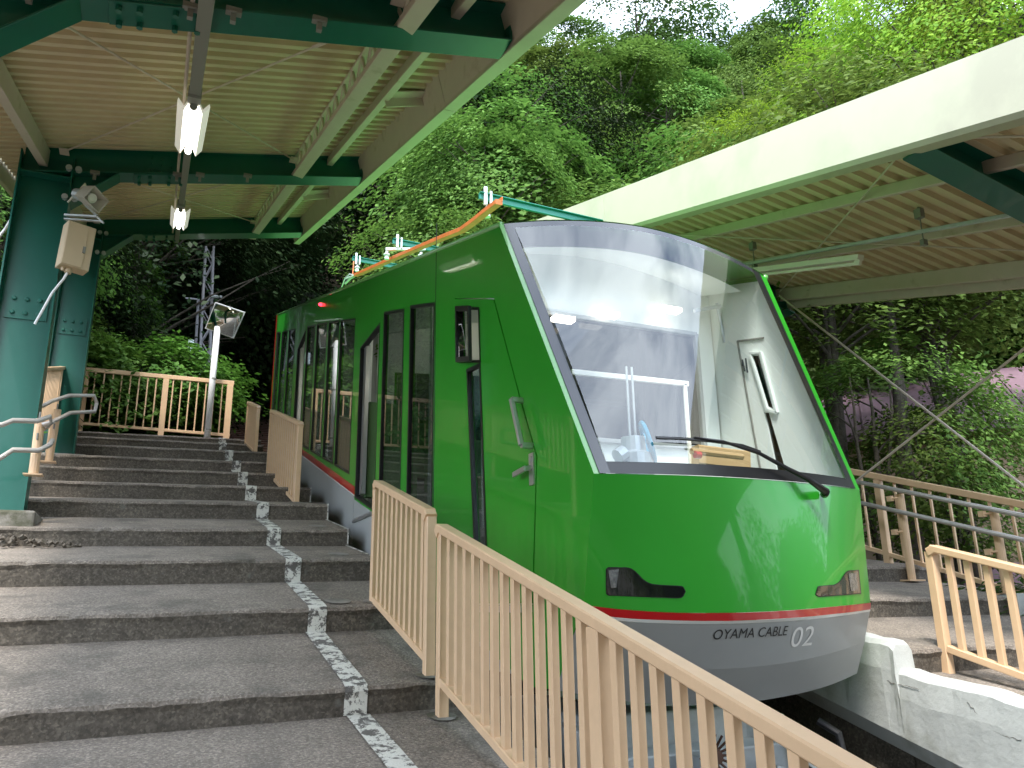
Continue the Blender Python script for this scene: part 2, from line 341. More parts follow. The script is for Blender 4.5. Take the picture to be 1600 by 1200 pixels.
# white plastered retaining edge, top stepping with the treads
def retaining():
    t = thing('retaining_wall', (4, 3, -1), 'white plastered retaining wall with cracks edging the right platform above the pit', 'wall')
    b = MB(); rnd = random.Random(5)
    pts = []
    for i in range(len(RST)-1):
        a, c = RST[i], RST[i+1]
        pts += [(a[0]-.03, a[2]+.035), (a[0]-.02, a[1]+.02), (a[0]+.01, a[1]+.045)]
        m = 14
        for q in range(1, m): pts.append((a[0]+(c[0]-a[0])*q/m, a[1]+.04+(c[2]-a[1])*q/m+rnd.uniform(-.008, .008)))
    n = len(pts)
    V4 = []
    for (y, z) in pts:
        zb = TS*y-1.845
        V4 += [(XW+.07, y, z-.03), (XW+.05, y, z), (XW-.05+rnd.uniform(-.006, .006), y, z+rnd.uniform(-.006, .004)), (XW-.075+rnd.uniform(-.005, .005), y, z-.03), (XW-.085+rnd.uniform(-.006,.006), y, z-.16), (XW-.08, y, zb+.10), (XW-.02, y, zb+.0), (XW+.06, y, zb)]
    k = 8
    b.add(V4, [(i*k+j, (i+1)*k+j, (i+1)*k+j+1, i*k+j+1) for i in range(n-1) for j in range(k-1)])
    b.build('plaster_face', m_plast, t)
    # cracks: thin dark grooves as raised slivers of dark filler
    cr = MB()
    for path in ([(1345,1035),(1362,1062),(1382,1086)], [(1512,1098),(1530,1118),(1545,1138),(1575,1152),(1600,1158)], [(1382,1064),(1412,1072),(1440,1078)]):
        ps = []
        for p0, p1 in zip(path[:-1], path[1:]):
            for q in range(6):
                p = (p0[0]+(p1[0]-p0[0])*q/6+rnd.uniform(-2, 2), p0[1]+(p1[1]-p0[1])*q/6+rnd.uniform(-2, 2)); ps.append(on(p, 0, XW-.0825))
        cr.tube(ps, .0014, 4)
    cr.build('crack', m_riser, t)
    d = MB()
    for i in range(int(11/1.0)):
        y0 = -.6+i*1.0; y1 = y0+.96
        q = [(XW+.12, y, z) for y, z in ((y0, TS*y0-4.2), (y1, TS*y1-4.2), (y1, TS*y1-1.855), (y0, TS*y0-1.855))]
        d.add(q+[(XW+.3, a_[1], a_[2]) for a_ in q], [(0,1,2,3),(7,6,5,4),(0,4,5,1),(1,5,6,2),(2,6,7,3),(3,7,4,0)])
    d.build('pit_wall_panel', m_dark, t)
    e = MB()
    for y0 in (-.63, 3.34, 7.34):
        e.bb((XW+.02, y0-.09, TS*y0-4.3), (XW+.35, y0+.09, TS*y0-1.83))
    e.build('pit_pier', m_plast, t)
retaining()
# pit under the track
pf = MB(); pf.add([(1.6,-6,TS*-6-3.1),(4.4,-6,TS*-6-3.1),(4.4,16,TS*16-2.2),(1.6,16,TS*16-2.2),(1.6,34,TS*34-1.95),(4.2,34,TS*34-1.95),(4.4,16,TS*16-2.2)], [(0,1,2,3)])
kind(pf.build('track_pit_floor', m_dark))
tb = MB()
tb.add([(1.3,14,TS*14-2.0),(4.5,14,TS*14-2.0),(4.4,31,TS*31-1.95),(1.3,31,TS*31-1.95)], [(0,1,2,3)])
kind(tb.build('track_bed', m_ballast))
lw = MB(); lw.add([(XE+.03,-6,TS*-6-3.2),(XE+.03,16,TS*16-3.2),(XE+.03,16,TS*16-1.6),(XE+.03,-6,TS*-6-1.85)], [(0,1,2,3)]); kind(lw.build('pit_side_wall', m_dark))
tr = thing('railway_track', (2.8, 14, 2), 'rusty rails on sleepers climbing from behind the green car to the dark tunnel', 'track')
for x in (2.25, 3.4):
    b = MB(); p0 = V(x, -4, TS*-4-2.45); p1 = V(x, 13, TS*13-2.05+.12); p2 = V(x, 35, TS*35-1.70)
    for a_, c_ in ((p0, p1), (p1, p2)):
        b.bar(a_, c_, .065, .05); b.bar(a_-V(0,0,.07), c_-V(0,0,.07), .02, .1); b.bar(a_-V(0,0,.12), c_-V(0,0,.12), .13, .02)
    b.build('rail', m_rust, tr)
b = MB(); b.bar((2.82,13,TS*13-2.0), (2.82,34,TS*34-1.9), .03, .03); b.build('haul_cable', m_rust, tr)
sl0 = None
for k in range(36):
    y = 13.3+k*.58; z = TS*y-1.99+(y-14)*.013
    if sl0 is None:
        b = MB(); b.box((2.82, y, z), (1.9, .2, .12), R=[V(1,0,0), S, V(1,0,0).cross(S)]); sl0 = b.build('sleeper', m_rust, tr); z0 = (y, z)
    else: share(sl0, 'sleeper', (0, y-z0[0], z-z0[1]), tr)

# ------------------------------------------------------------ canopies
def lz(z795, y): return z795+TS*(y-7.95)
NS = V(0, -math.sin(SL), math.cos(SL))
def corrugated(y0, y1, x0, x1, zfun, name, parent, pitch=.155, m=None):
    b = MB(); ys = []; k = 0; y = y0
    while y < y1:
        ys += [(y, 0), (y+pitch*.40, 0), (y+pitch*.46, .046), (y+pitch*.94, .046)]; y += pitch
    vs = [(x0, a_, zfun(x0, a_)+h) for a_, h in ys]+[(x1, a_, zfun(x1, a_)+h) for a_, h in ys]; n = len(ys)
    fs = [(i, i+1, n+i+1, n+i) for i in range(n-1)]
    b.add(vs, fs); b.add([(p[0], p[1], p[2]+.012) for p in vs], [tuple(reversed(f)) for f in fs])
    return b.build(name, m or m_deck, parent)
def ibeam(b, P0, P1, h0, h1, bw, tf=.014, tw=.01):
    # bottom line from P0 to P1, depths h0 to h1
    P0 = Vector(P0); P1 = Vector(P1)
    for (za, zb_) in ((0, tf), None or (1, 1)):
        pass
    def slab(o0, o1, wy, t):
        a = P0+V(0,0,o0); c = P1+V(0,0,o1)
        vs = [a+V(0,sy*wy/2,q*t) for q in (0,1) for sy in (-1,1)]+[c+V(0,sy*wy/2,q*t) for q in (0,1) for sy in (-1,1)]
        b.add(vs, [(0,1,3,2),(4,6,7,5),(0,4,5,1),(2,3,7,6),(0,2,6,4),(1,5,7,3)])
    slab(0, 0, bw, tf); slab(h0-tf, h1-tf, bw, tf)
    a = P0+V(0,0,tf); c = P1+V(0,0,tf)
    vs = [a+V(0,-tw/2,0), a+V(0,tw/2,0), a+V(0,-tw/2,h0-2*tf), a+V(0,tw/2,h0-2*tf), c+V(0,-tw/2,0), c+V(0,tw/2,0), c+V(0,-tw/2,h1-2*tf), c+V(0,tw/2,h1-2*tf)]
    b.add(vs, [(0,2,6,4),(1,5,7,3)])
XF = 1.87
def ldeck(x, y): return 4.245+.2*(x+1.17)+TS*(y-7.95)
lc = thing('platform_canopy', (-1.15, 7.95, 1), 'cream corrugated canopy on green steel columns over the left stairs', 'canopy')
corrugated(-10, 12.75, -1.62, XF-.05, ldeck, 'corrugated_deck', lc)
LB = 4.05
first_bolt = None
for yb in (0.05, 4.0, 7.95, 11.9):
    b = MB(); o = TS*(yb-7.95)
    zl = 4.05-.2*.6
    ibeam(b, (-1.35, yb, LB+.2*(-1.35+.72)+o), (1.80, yb, LB+.2*(1.80+.72)+o), .325, .27, .2)
    bm = b.build('beam', m_beamg, lc)
    # knee haunch
    b = MB(); a_ = V(-.93, yb, LB-.34+o); c_ = V(-.55, yb, LB+.034+o)
    b.bar(a_, c_, .2, .014, V(0,0,1)); b.add([a_+V(0,-.005,0), c_+V(0,-.005,0), V(-.93, yb-.005, LB-.03+o), a_+V(0,.005,0), c_+V(0,.005,0), V(-.93, yb+.005, LB-.03+o)], [(0,1,2),(5,4,3)])
    b.build('knee_plate', m_beamg, lc)
    # splice plates with bolts
    b = MB()
    for (xa, xb_) in ((-.42, .06),):
        for zo in (-.008, ):
            p0 = V(xa, yb, LB+.2*(xa+.72)+o-.008); p1 = V(xb_, yb, LB+.2*(xb_+.72)+o-.008); b.bar(p0, p1, .19, .012)
            for q in range(4):
                for sy in (-.06, .06):
                    f_ = (.1, .3, .65, .88)[q]; pp = p0.lerp(p1, f_)+V(0, sy, -.008)
                    b.tube([pp, pp-V(0,0,.03)], .017, 6)
            for q in range(4):
                f_ = (.1, .3, .65, .88)[q]; pp = p0.lerp(p1, f_)+V(0, -.07, .34)
                b.tube([pp, pp+V(0,0,.03)], .017, 6)
        b.bar(V(xa+.1, yb-.008, LB+.2*(xa+.3+.72)+o+.14), V(xb_-.1, yb-.008, LB+.2*(xb_-.3+.72)+o+.17), .006, .16)
        for q in range(3):
            for zz in (.09, .16, .22):
                pp = V(xa+.14+q*.09, yb-.014, LB+.2*(xa+.12+.72)+o+zz); b.tube([pp, pp-V(0,.014,0)], .01, 6)
    b.build('splice_plate', m_beamg, lc)
    b = MB()                                   # end plate and white clamp
    b.box((1.80, yb, LB+.2*2.52+o+.14), (.012, .19, .27)); b.build('end_plate', m_beamg, lc)
    # small beam clamps hanging from the lower flange
    for xq in (.0, -.0):
        pass
for yb, zb in ((-.02, -1.6), (3.95, -.35), (7.95, .80), (11.9, 1.98)):
    if yb < 3.96: continue
    b = MB(); zt = LB+TS*(yb-7.95)+.1; xa, xb_ = -1.37, -.93
    b.bb((xa, yb-.006, zb), (xb_, yb+.006, zt)); b.bb((xa, yb-.11, zb), (xa+.014, yb+.11, zt)); b.bb((xb_-.014, yb-.11, zb), (xb_, yb+.11, zt))
    b.bb((xa-.04, yb-.16, zb), (xb_+.04, yb+.16, zb+.02)); b.bb((xa, yb-.11, zt-.22), (xb_, yb-.006, zt-.206))
    c_ = b.build('column', m_steelg, lc)
    b = MB(); zc = zb+(1.86 if yb < 9 else 1.8); b.bb((xa+.06, yb-.018, zc-.12), (xb_-.05, yb-.006, zc+.12)); pl = b.build('splice_plate', m_steelg, c_)
    for ix in range(3):
        for iz in (-1, 1):
            x = xa+.12+ix*.1; z = zc+iz*.065; b = MB()
            b.tube([V(x, yb-.018, z), V(x, yb-.03, z), V(x, yb-.035, z)], [.02, .02, .012], 8)
            b.build('bolt', m_steelg, c_)
    for zz in (zt-.12, zt-.42):
        for dx in (-.055, .025):
            b = MB(); b.tube([V(xb_+.02+dx, yb-.1, zz), V(xb_+.02+dx, yb-.14, zz)], .028, 8); b.build('bolt_cap', m_galv, c_)
# purlins: solid channels and one open web lattice
b = MB(); b.bar((-1.19,-10,ldeck(-1.19,-10)-.09), (-1.19,12.7,ldeck(-1.19,12.7)-.09), .075, .17); b.build('purlin', m_purl, lc)
b = MB(); b.bar((1.46,-10,ldeck(1.46,-10)-.05), (1.46,12.5,ldeck(1.46,12.5)-.05), .06, .09); b.build('purlin', m_purl, lc)
b = MB(); xl = 1.12
b.bar((xl,-10,ldeck(xl,-10)-.235), (xl,12.4,ldeck(xl,12.4)-.235), .11, .05); b.build('lattice_chord', m_purl, lc)
b = MB(); b.bar((xl,-10,ldeck(xl,-10)-.012), (xl,12.4,ldeck(xl,12.4)-.012), .08, .018); b.build('lattice_chord', m_purl, lc)
web0 = None; y = 1.2
while y < 12.2:
    b = MB(); y1 = y+.15
    if web0 is None:
        b.bar((xl-.02, y, ldeck(xl,y)-.21), (xl-.02, y1, ldeck(xl,y1)-.015), .022, .022, V(1,0,0)); b.bar((xl-.02, y1, ldeck(xl,y1)-.015), (xl-.02, y1+.15, ldeck(xl,y1+.15)-.21), .022, .022, V(1,0,0))
        web0 = b.build('lattice_web', m_purl, lc); yw = y
    else: share(web0, 'lattice_web', (0, y-yw, TS*(y-yw)), lc)
    y += .30
# X bracing rods
for yb in (.05, 4.0, 7.95):
    for s_ in (0, 1):
        xa, xb_ = (-1.02, 1.06) if s_ else (1.06, -1.02)
        p0 = V(xa, yb+.15, ldeck(xa, yb+.15)-.06-.02*s_); p1 = V(xb_, yb+3.8, ldeck(xb_, yb+3.8)-.06-.02*s_)
        b = MB(); b.tube([p0, p1], .008, 6); q0 = p0.lerp(p1, .13 if s_ == 0 else .86); q1 = p0.lerp(p1, .16 if s_ == 0 else .89)
        b.tube([q0+V(.014,0,0), q1+V(.014,0,0)], .005, 5); b.tube([q0-V(.014,0,0), q1-V(.014,0,0)], .005, 5)
        b.box(p0, (.08, .12, .008)); b.box(p1, (.08, .12, .008)); b.build('brace_rod', m_purl, lc)
# fascia boards
def fascia_left():
    zb0 = 4.56
    for k, (ya, yb) in enumerate(((-10, 1.1), (1.11, 5.2), (5.21, 9.3), (9.31, 12.72))):
        b = MB()
        # inner sloping board up to the deck and a lip below
        pr = [(XF+.03, .0), (XF+.03, .42), (XF-.06, .42), (XF-.13, .37), (XF-.05, .025), (XF-.05, 0)]
        n = len(pr); vs = [(x, ya, lz(zb0+z, ya)) for x, z in pr]+[(x, yb, lz(zb0+z, yb)) for x, z in pr]
        b.add(vs, [(i, (i+1) % n, n+(i+1) % n, n+i) for i in range(n)]+[tuple(range(n-1,-1,-1)), tuple(range(n, 2*n))])
        b.build('fascia_panel', m_fasc if False else m_purl, lc)
        b = MB(); b.bar((XF-.01, ya, lz(zb0-.012, ya)), (XF-.01, yb, lz(zb0-.012, yb)), .1, .022); b.build('fascia_lip', m_fasc, lc)
    b = MB(); b.bar((-1.66,-10,ldeck(-1.66,-10)+.02), (-1.66,12.7,ldeck(-1.66,12.7)+.02), .05, .36); b.build('fascia_panel', m_fasc, lc)
    for y in np.arange(1.5, 12.5, .33):
        pass
    # end closure
    b = MB(); b.add([(-1.62,12.76,ldeck(-1.62,12.76)-.16),(XF,12.76,ldeck(XF,12.76)-.05),(XF,12.76,ldeck(XF,12.76)+.1),(-1.62,12.76,ldeck(-1.62,12.76)+.1)], [(0,1,2,3)]); b.build('end_board', m_purl, lc)
fascia_left()
# brackets between edge purlin and fascia
for y in (2.3, 5.6, 9.6):
    b = MB(); b.bar((1.46, y, ldeck(1.46, y)-.06), (XF-.09, y, ldeck(XF-.1, y)-.03), .1, .012); b.bar((1.46,y+.05,ldeck(1.46,y)-.1),(XF-.09,y+.05,ldeck(XF-.1,y)-.06),.012,.09); b.build('bracket', m_purl, lc)
# lighting duct and lamps
cd = thing('lighting_duct', (.03, 4, 3), 'grey square lighting duct running up the slope under the left canopy', 'duct')
b = MB(); b.bar((.03,-4,lz(4.20,-4)-.02), (.03,5.2,lz(4.20,5.2)-.02), .075, .075); b.build('duct_run', m_duct, cd)
b = MB(); b.bar((.03,5.2,lz(4.20,5.2)-.02), (.03,9.1,lz(4.20,9.1)-.02), .06, .06); b.build('duct_run', m_duct, cd)
b = MB(); b.bar((.03,9.1,lz(4.20,9.1)-.02), (.03,12.2,lz(4.20,12.2)-.02), .06, .06); b.build('duct_run', m_duct, cd)
b = MB(); b.tube([(-.035,-4,lz(4.24,-4)), (-.035,12.2,lz(4.24,12.2))], .012, 8); b.build('conduit_pipe', m_purl, cd)
for yb in (4.0, 7.95):
    for x in (-.75, -.04, .17, .62):
        b = MB(); z = LB+.2*(x+.72)+TS*(yb-7.95); b.box((x, yb-.1, z-.005), (.08, .04, .03)); b.box((x, yb-.1, z-.045), (.028, .03, .06)); b.tube([(x-.03,yb-.12,z-.02),(x+.03,yb-.12,z-.02)], .008, 6)
        b.build('beam_clamp', m_duct, cd)
def lamp(y0, lab):
    ln = 1.2
    t = thing('fluorescent_lamp', (.03, y0, lz(4.1, y0)), lab, 'lamp', 'fluorescent lamps under the left canopy')
    c = lambda x, y, z: V(.03+x, y0+y, lz(4.13, y0+y)+z)
    b = MB(); b.bar(c(0,-.14,.03), c(0,.02,.03), .085, .075); b.build('mount', m_duct, t)
    b = MB()
    for s_ in (-1, 1):
        vs = [c(s_*.028,0,.03), c(s_*.06,0,-.04), c(s_*.1,0,.015), c(s_*.105,0,-.01), c(s_*.06,0,-.075), c(s_*.03,0,-.0)]
        n = len(vs); vs2 = [q+V(0, ln, TS*ln) for q in vs]
        b.add(vs+vs2, [(i, (i+1) % n, n+(i+1) % n, n+i) for i in range(n)]+[tuple(range(n)), tuple(range(2*n-1, n-1, -1))])
    b.bar(c(0,0,.035), c(0,ln,.035), .07, .05); b.build('reflector', m_tubes, t)
    b = MB(); b.tube([c(0,0,-.025), c(0,.03,-.025)], .026, 12); b.build('end_cap', m_duct, t)
    b = MB(); b.tube([c(0,.03,-.035), c(0,ln-.03,-.035)], .017, 12); b.build('tube', m_tube, t)
    b = MB(); b.tube([c(0,ln-.05,-.035), c(0,ln+.02,-.035)], .024, 12); b.build('end_cap', m_tube, t)
m_tubes = mat('lamp_reflector_glow', (.95,.92,.82), .35, emit=.1)  # slight emission mimics tube light falling on the reflector
lamp(5.25, 'lit fluorescent lamp hanging under the left canopy, the nearer of two')
lamp(9.2, 'lit fluorescent lamp hanging under the left canopy, the farther of two')
# loudspeaker, box and cable on the nearest column
def speaker():
    t = thing('loudspeaker', (-.86, 7.7, 3.6), 'off white horn loudspeaker bracketed to the nearest green column above the cable box', 'loudspeaker')
    c = V(-.73, 7.55, 3.63); d = V(.62, -.62, -.38).normalized(); s_ = d.cross(V(0,0,1)).normalized(); u = s_.cross(d)
    u2 = (u*.94+s_*-.3).normalized(); s2 = d.cross(u2)
    def ring(o, w_, h): return [c+d*o+s2*(a*w_)+u2*(b_*h) for a, b_ in ((-1,-1),(1,-1),(1,1),(-1,1))]
    b = MB(); r = [ring(.09,.10,.075), ring(-.09,.07,.058), ring(.083,.092,.067), ring(-.02,.05,.042)]
    vs = [q for x in r for q in x]
    b.add(vs, [(4+i, 4+(i+1) % 4, (i+1) % 4, i) for i in range(4)]+[(i, (i+1) % 4, 8+(i+1) % 4, 8+i) for i in range(4)]+[(8+i, 8+(i+1) % 4, 12+(i+1) % 4, 12+i) for i in range(4)]+[(12,13,14,15),(7,6,5,4)])
    b.build('horn', m_spk, t)
    b = MB(); b.tube([c-d*.02, c+d*.03, c+d*.035], [.045,.045,.03], 16); b.build('driver_cone', m_refl, t)
    b = MB(); b.tube([c-d*.2, c-d*.1], [.05,.06], 12); b.build('driver_housing', m_galv, t)
    b = MB(); b.bar((-.93,7.72,3.50), (-.66,7.58,3.47), .03, .02); b.bar((-.93,7.74,3.47), (-.62,7.60,3.44), .03, .015); b.tube([c+d*.02-u2*.09, (-.66,7.58,3.48)], .01, 6); b.tube([(-.66,7.58,3.47), (-.60,7.56,3.41)], .01, 6); b.build('bracket', m_galv, t)
    b = MB(); b.tube([c-d*.12+u2*.05, c-d*.2+u2*.13, (-.92,7.7,3.62)], .009, 6); b.build('cable', m_refl, t)
speaker()
def cable_box():
    t = thing('cable_box', (-.85, 7.72, 3.2), 'beige metal cable box fixed to the nearest green column below the loudspeaker', 'box')
    q = [on(p, 1, 7.55) for p in ((101,355),(137,358),(128,431),(94,415))]
    dr = V(.25, .22, .05)
    b = MB(); ctr = V(-.80, 7.66, 3.17); R = [V(.93,.36,-.04).normalized()]; zz = V(.06,0,1).normalized(); yy = zz.cross(R[0]).normalized(); zz = R[0].cross(yy); R += [yy, zz]
    b.box(ctr, (.235,.15,.42), R=R); b.build('case', m_box, t, bevel=.006)
    b = MB(); f = ctr-yy*.08
    b.box(f-R[0]*.03, (.165,.012,.405), R=R); b.build('door', m_box, t, bevel=.003)
    b = MB(); b.box(f+R[0]*.045-yy*.006-zz*.03, (.022,.02,.06), R=R); b.build('latch', m_duct, t)
    b = MB(); b.tube([ctr-zz*.21-R[0]*.02, ctr-zz*.25-R[0]*.03], .03, 10); b.tube([ctr-zz*.21-R[0]*.07, ctr-zz*.24-R[0]*.07], .016, 8); b.build('gland', m_box, t)
    b = MB(); e = ctr-zz*.25-R[0]*.03
    b.tube([e, e+V(-.02,0,-.06), e+V(-.09,0,-.2), e+V(-.19,.02,-.5)], .011, 8); b.build('conduit', m_wpaint, t)
cable_box()
b = MB(); b.tube([on((40,292),1,8.1), on((36,312),1,8.1), on((8,358),1,8.3), on((-40,420),1,8.5)], .013, 8); tag(b.build('white_conduit', m_wpaint), 'white conduit slanting down to the left of the nearest green column', 'conduit')

# right canopy
XR0, XR1 = 4.3, 7.0
def rdeck(x, y): return 4.42-.17*(x-4.3)+TS*(y-7.95)
rc = thing('platform_canopy', (6.6, 6.7, 1), 'cream edged canopy with dark green beams over the right platform', 'canopy')
corrugated(-10, 14.2, XR0+.06, XR1-.02, rdeck, 'corrugated_deck', rc, pitch=.165)
for (ya, yb) in ((-10, 1.2), (1.206, 6.9), (6.906, 10.6), (10.606, 14.2)):
    b = MB(); pr = [(XR0-.03, 4.235), (XR0-.03, 4.69), (XR0+.06, 4.69), (XR0+.06, 4.62), (XR0+.03, 4.24), (XR0+.11, 4.225), (XR0+.11, 4.205), (XR0, 4.205)]
    n = len(pr); vs = [(x, ya, lz(z, ya)) for x, z in pr]+[(x, yb, lz(z, yb)) for x, z in pr]
    b.add(vs, [(i, n+i, n+(i+1) % n, (i+1) % n) for i in range(n)]+[tuple(range(n)), tuple(range(2*n-1, n-1, -1))]); b.build('fascia_panel', m_fasc, rc)
for yb in (-.75, 3.2, 7.15, 11.1):
    b = MB(); ibeam(b, (XR0+.08, yb, rdeck(XR0+.08, yb)-.2), (XR1, yb, rdeck(XR1, yb)-.3), .2, .3, .2); b.build('beam', m_beamg, rc)
    b = MB(); b.bb((6.5, yb-.1, rtread(min(yb,11))-.3), (6.72, yb+.1, rdeck(6.6, yb)-.15)); b.build('column', m_beamg, rc)
for x in (5.05, 5.95):
    b = MB(); b.bar((x,-10,rdeck(x,-10)-.045), (x,14,rdeck(x,14)-.045), .05, .09); b.build('purlin', m_purl, rc)
b = MB(); b.bar((6.85,-10,rdeck(6.85,-10)-.08), (6.85,14,rdeck(6.85,14)-.08), .06, .15); b.build('purlin', m_purl, rc)
b = MB(); b.bar((7.0,-10,rdeck(7.0,-10)-.1), (7.0,14,rdeck(7,14)-.1), .05, .2); b.build('gutter', m_purl, rc)
for yb in (-.75, 3.2, 7.15):
    for (xa, xb_) in ((4.5, 6.7), (6.7, 4.5)):
        b = MB(); b.tube([(xa, yb+.2, rdeck(xa, yb)-.1+TS*.2), (xb_, yb+3.75, rdeck(xb_, yb)-.1+TS*3.75)], .008, 6); b.build('brace_rod', m_purl, rc)
XB = 6.6
for (ya, za, yb, zb) in ((6.05, 1.2, -.0, 3.1), (6.62, 3.45, 3.0, .12)):
    pass
for (p0, p1) in (((1340,750), (1600,545)), ((1218,462), (1600,760))):
    a_ = on(p0, 0, XB-.0 if p0[0] > 1300 else XB-.03); c_ = on(p1, 0, XB-.0 if p0[0] > 1300 else XB-.03); d = (c_-a_)
    b = MB(); b.tube([a_, a_+d*1.15], .012, 8); b.build('brace_rod', m_purl, rc)
# light line on the right
rl = thing('fluorescent_lamp', (5.55, 4.5, 3), 'unlit white batten lamp hanging from the light rail under the right canopy', 'lamp')
def rlz(y): return on((1600,350), 0, 5.5)
q0 = on((1600,352), 0, 5.5); q1 = on((1345,402), 0, 5.5); q2 = on((1168,424), 0, 5.5)
rail = thing('lighting_duct', (5.5, 3, 3), 'thin galvanised light rail hung on rods under the right canopy', 'duct')
b = MB(); b.bar(q0+(q0-q1)*1.5+V(0,0,.04), q2+(q2-q1)*.8+V(0,0,.04), .035, .03); b.build('rail_channel', m_galv, rail)
b = MB(); b.bar(q1+V(0,0,.0), q2+V(0,0,.0), .075, .05); b.build('batten', m_refl, rl, bevel=.006)
b = MB(); dd = (q2-q1).normalized(); b.tube([q1+dd*.05-V(0,0,.055), q2-V(0,0,.055)], .016, 10); b.build('tube', m_refl, rl)
b = MB(); b.bar(q1+dd*.01-V(0,0,.045), q1+dd*.07-V(0,0,.045), .03, .05); b.build('socket', m_refl, rl)
for p, pt in (((1445,388), (1450,305)), ((1180,424), (1184,352))):
    a_ = on(p, 0, 5.5); zt = rdeck(5.5, a_.y)-.0
    b = MB(); b.tube([a_+V(0,0,.05), (5.5, a_.y, zt)], .006, 6); b.box((5.5, a_.y, zt-.06), (.05,.06,.08)); b.box(a_+V(0,0,.05), (.05,.035,.05)); b.build('hanger_rod', m_duct, rail)

# ------------------------------------------------------------ railings
def slope_rail(name, x, y0, y1, h0, h1, lab, cat='railing', group=None, zf=tread_z, posts=None, bsp=.115, bw=.03, bd=.038, tw=.07, th=.042, slope=TS, zbase=None, corner=True, bars=True, pw=.055, pd=.07, kick=.0, yfeet=None):
    """rail along the slope at x from y0 to y1. h0: z of top at y0, h1: z of bottom rail at y0"""
    t = thing(name, (x, y0, h1), lab, cat, group)
    zt = lambda y: h0+slope*(y-y0); zl = lambda y: h1+slope*(y-y0)
    b = MB(); b.bar((x, y0+.02, zt(y0+.02)-th/2), (x, y1-.02, zt(y1-.02)-th/2), tw, th, c=.006); b.build('top_rail', m_beige, t)
    b = MB(); b.bar((x, y0+.03, zl(y0+.03)), (x, y1-.03, zl(y1-.03)), .05, .04, c=.004); b.build('bottom_rail', m_beige, t)
    ps = posts or [y0, y1]
    for i, y in enumerate(ps):
        b = MB(); end = (i == 0, i == len(ps)-1)
        fy = y
        ztop = zt(y)-(.045 if any(end) else th)
        zbm = zf(x, y)-.01 if yfeet is None or yfeet[i] is None else yfeet[i]
        W = .07 if not any(end) else .055
        b.bar((x, y, zbm), (x, y, ztop), pw if any(end) else pw*1.0, W if any(end) else .075, V(0,1,0), c=.004)
        if any(end):
            s_ = 1 if end[0] else -1
            b.bar((x, y, ztop-.005), (x, y+s_*.04, zt(y+s_*.04)-th/2-.002), tw*.98, W*.95, V(0,0,1), c=.006)
        o = b.build('post', m_beige, t)
        b = MB(); n = 14; b.add([(x+.075*math.cos(a_)*(1+.06*math.sin(3*a_)), y+.075*math.sin(a_), zbm+.017+.178*.075*math.sin(a_)) for a_ in [2*math.pi*q/n for q in range(n)]], [tuple(range(n))])
        b.build('footing', m_conc, t)
    b0 = None
    for a_, c_ in zip(ps[:-1], ps[1:]):
        n = max(2, round(abs(c_-a_)/bsp))
        for k in range(1, n):
            y = a_+(c_-a_)*k/n
            if b0 is None:
                b = MB(); hh = (h0-h1)-th-.004
                b.bar((x, y, zl(y)+.01), (x, y, zl(y)+hh), bw, bd, V(0,1,0), c=.002); b0 = b.build('baluster', m_beige, t); yb0 = y
            else: share(b0, 'baluster', (0, y-yb0, slope*(y-yb0)), t)
    return t
xr = 1.43
def pz(px): return on(px, 0, xr)
# near rail (from the corner post at the fourth step down towards the camera)
pa = pz((690,818)); pbm = pz((690,1020/1)); 
def raildef(ptop, pbot, x): a_ = on(ptop, 0, x); c_ = on(pbot, 0, x); return a_, c_
a_ = pz((693,820)); y_s = a_.y
bt = pz((690,1062))
slopeN = TS
ytop = a_.z
yb_ = pz((690,1062)).z-slopeN*(pz((690,1062)).y-y_s)
wide = pz((935,1000)).y
slope_rail('railing', xr, y_s, y_s-3*(y_s-wide)-.0, ytop, yb_, 'beige railing sloping down beside the front corner of the green car, nearest to the viewer', posts=[y_s, wide, 2*wide-y_s, 3*wide-2*y_s], bsp=(y_s-wide)/14)
a_ = pz((590,757)); c_ = pz((673,795)); bl = pz((583,935)); br = pz((668,1027))
slope_rail('railing', xr, c_.y, a_.y, c_.z, bl.z-TS*(a_.y-c_.y)+.0, 'short beige railing panel in front of the car\'s open double doors', bsp=(a_.y-c_.y)/11)
a_ = pz((425,650)); c_ = pz((470,659)); bl = pz((424,733))
slope_rail('railing', xr, c_.y, a_.y, c_.z, bl.z-TS*(a_.y-c_.y), 'short beige railing panel beside the grey skirt halfway along the car', bsp=(a_.y-c_.y)/15, bd=.045)
a_ = pz((389,631)); c_ = pz((404,634))
slope_rail('railing', xr, c_.y, a_.y, c_.z, c_.z-.72, 'small beige railing panel at the top of the stairs near the rear of the car', bsp=.12, bd=.05)
# cross railing at the top and the one closing the left side
def cross_rail():
    t = thing('railing', (0, 14.4, 2.9), 'beige railing across the top of the stairs in front of the bushes', 'railing')
    x0, x1 = -1.15, 1.19; zt = 3.87; y = 14.4; zb = 2.97
    b = MB(); b.bar((x0, y, zt), (x1, y, zt), .05, .07, c=.005); b.build('top_rail', m_beige, t)
    b = MB(); b.bar((x0, y, zb), (x1, y, zb-.03), .04, .045); b.build('bottom_rail', m_beige, t)
    for x, w_ in ((1.13, .1), (.1, .09), (-1.1, .09)):
        b = MB(); b.bb((x-w_/2, y-.03, 2.82), (x+w_/2, y+.03, zt-.035)); b.build('post', m_beige, t)
    b0 = None
    for k in range(1, 17):
        x = -1.1+k*.1315
        if abs(x-.1) < .05: continue
        if x > 1.08: break
        if b0 is None: b = MB(); b.bar((x, y, zb), (x, y, zt-.03), .022, .022); b0 = b.build('baluster', m_beige, t); xx = x
        else: share(b0, 'baluster', (x-xx, 0, 0), t)
cross_rail()
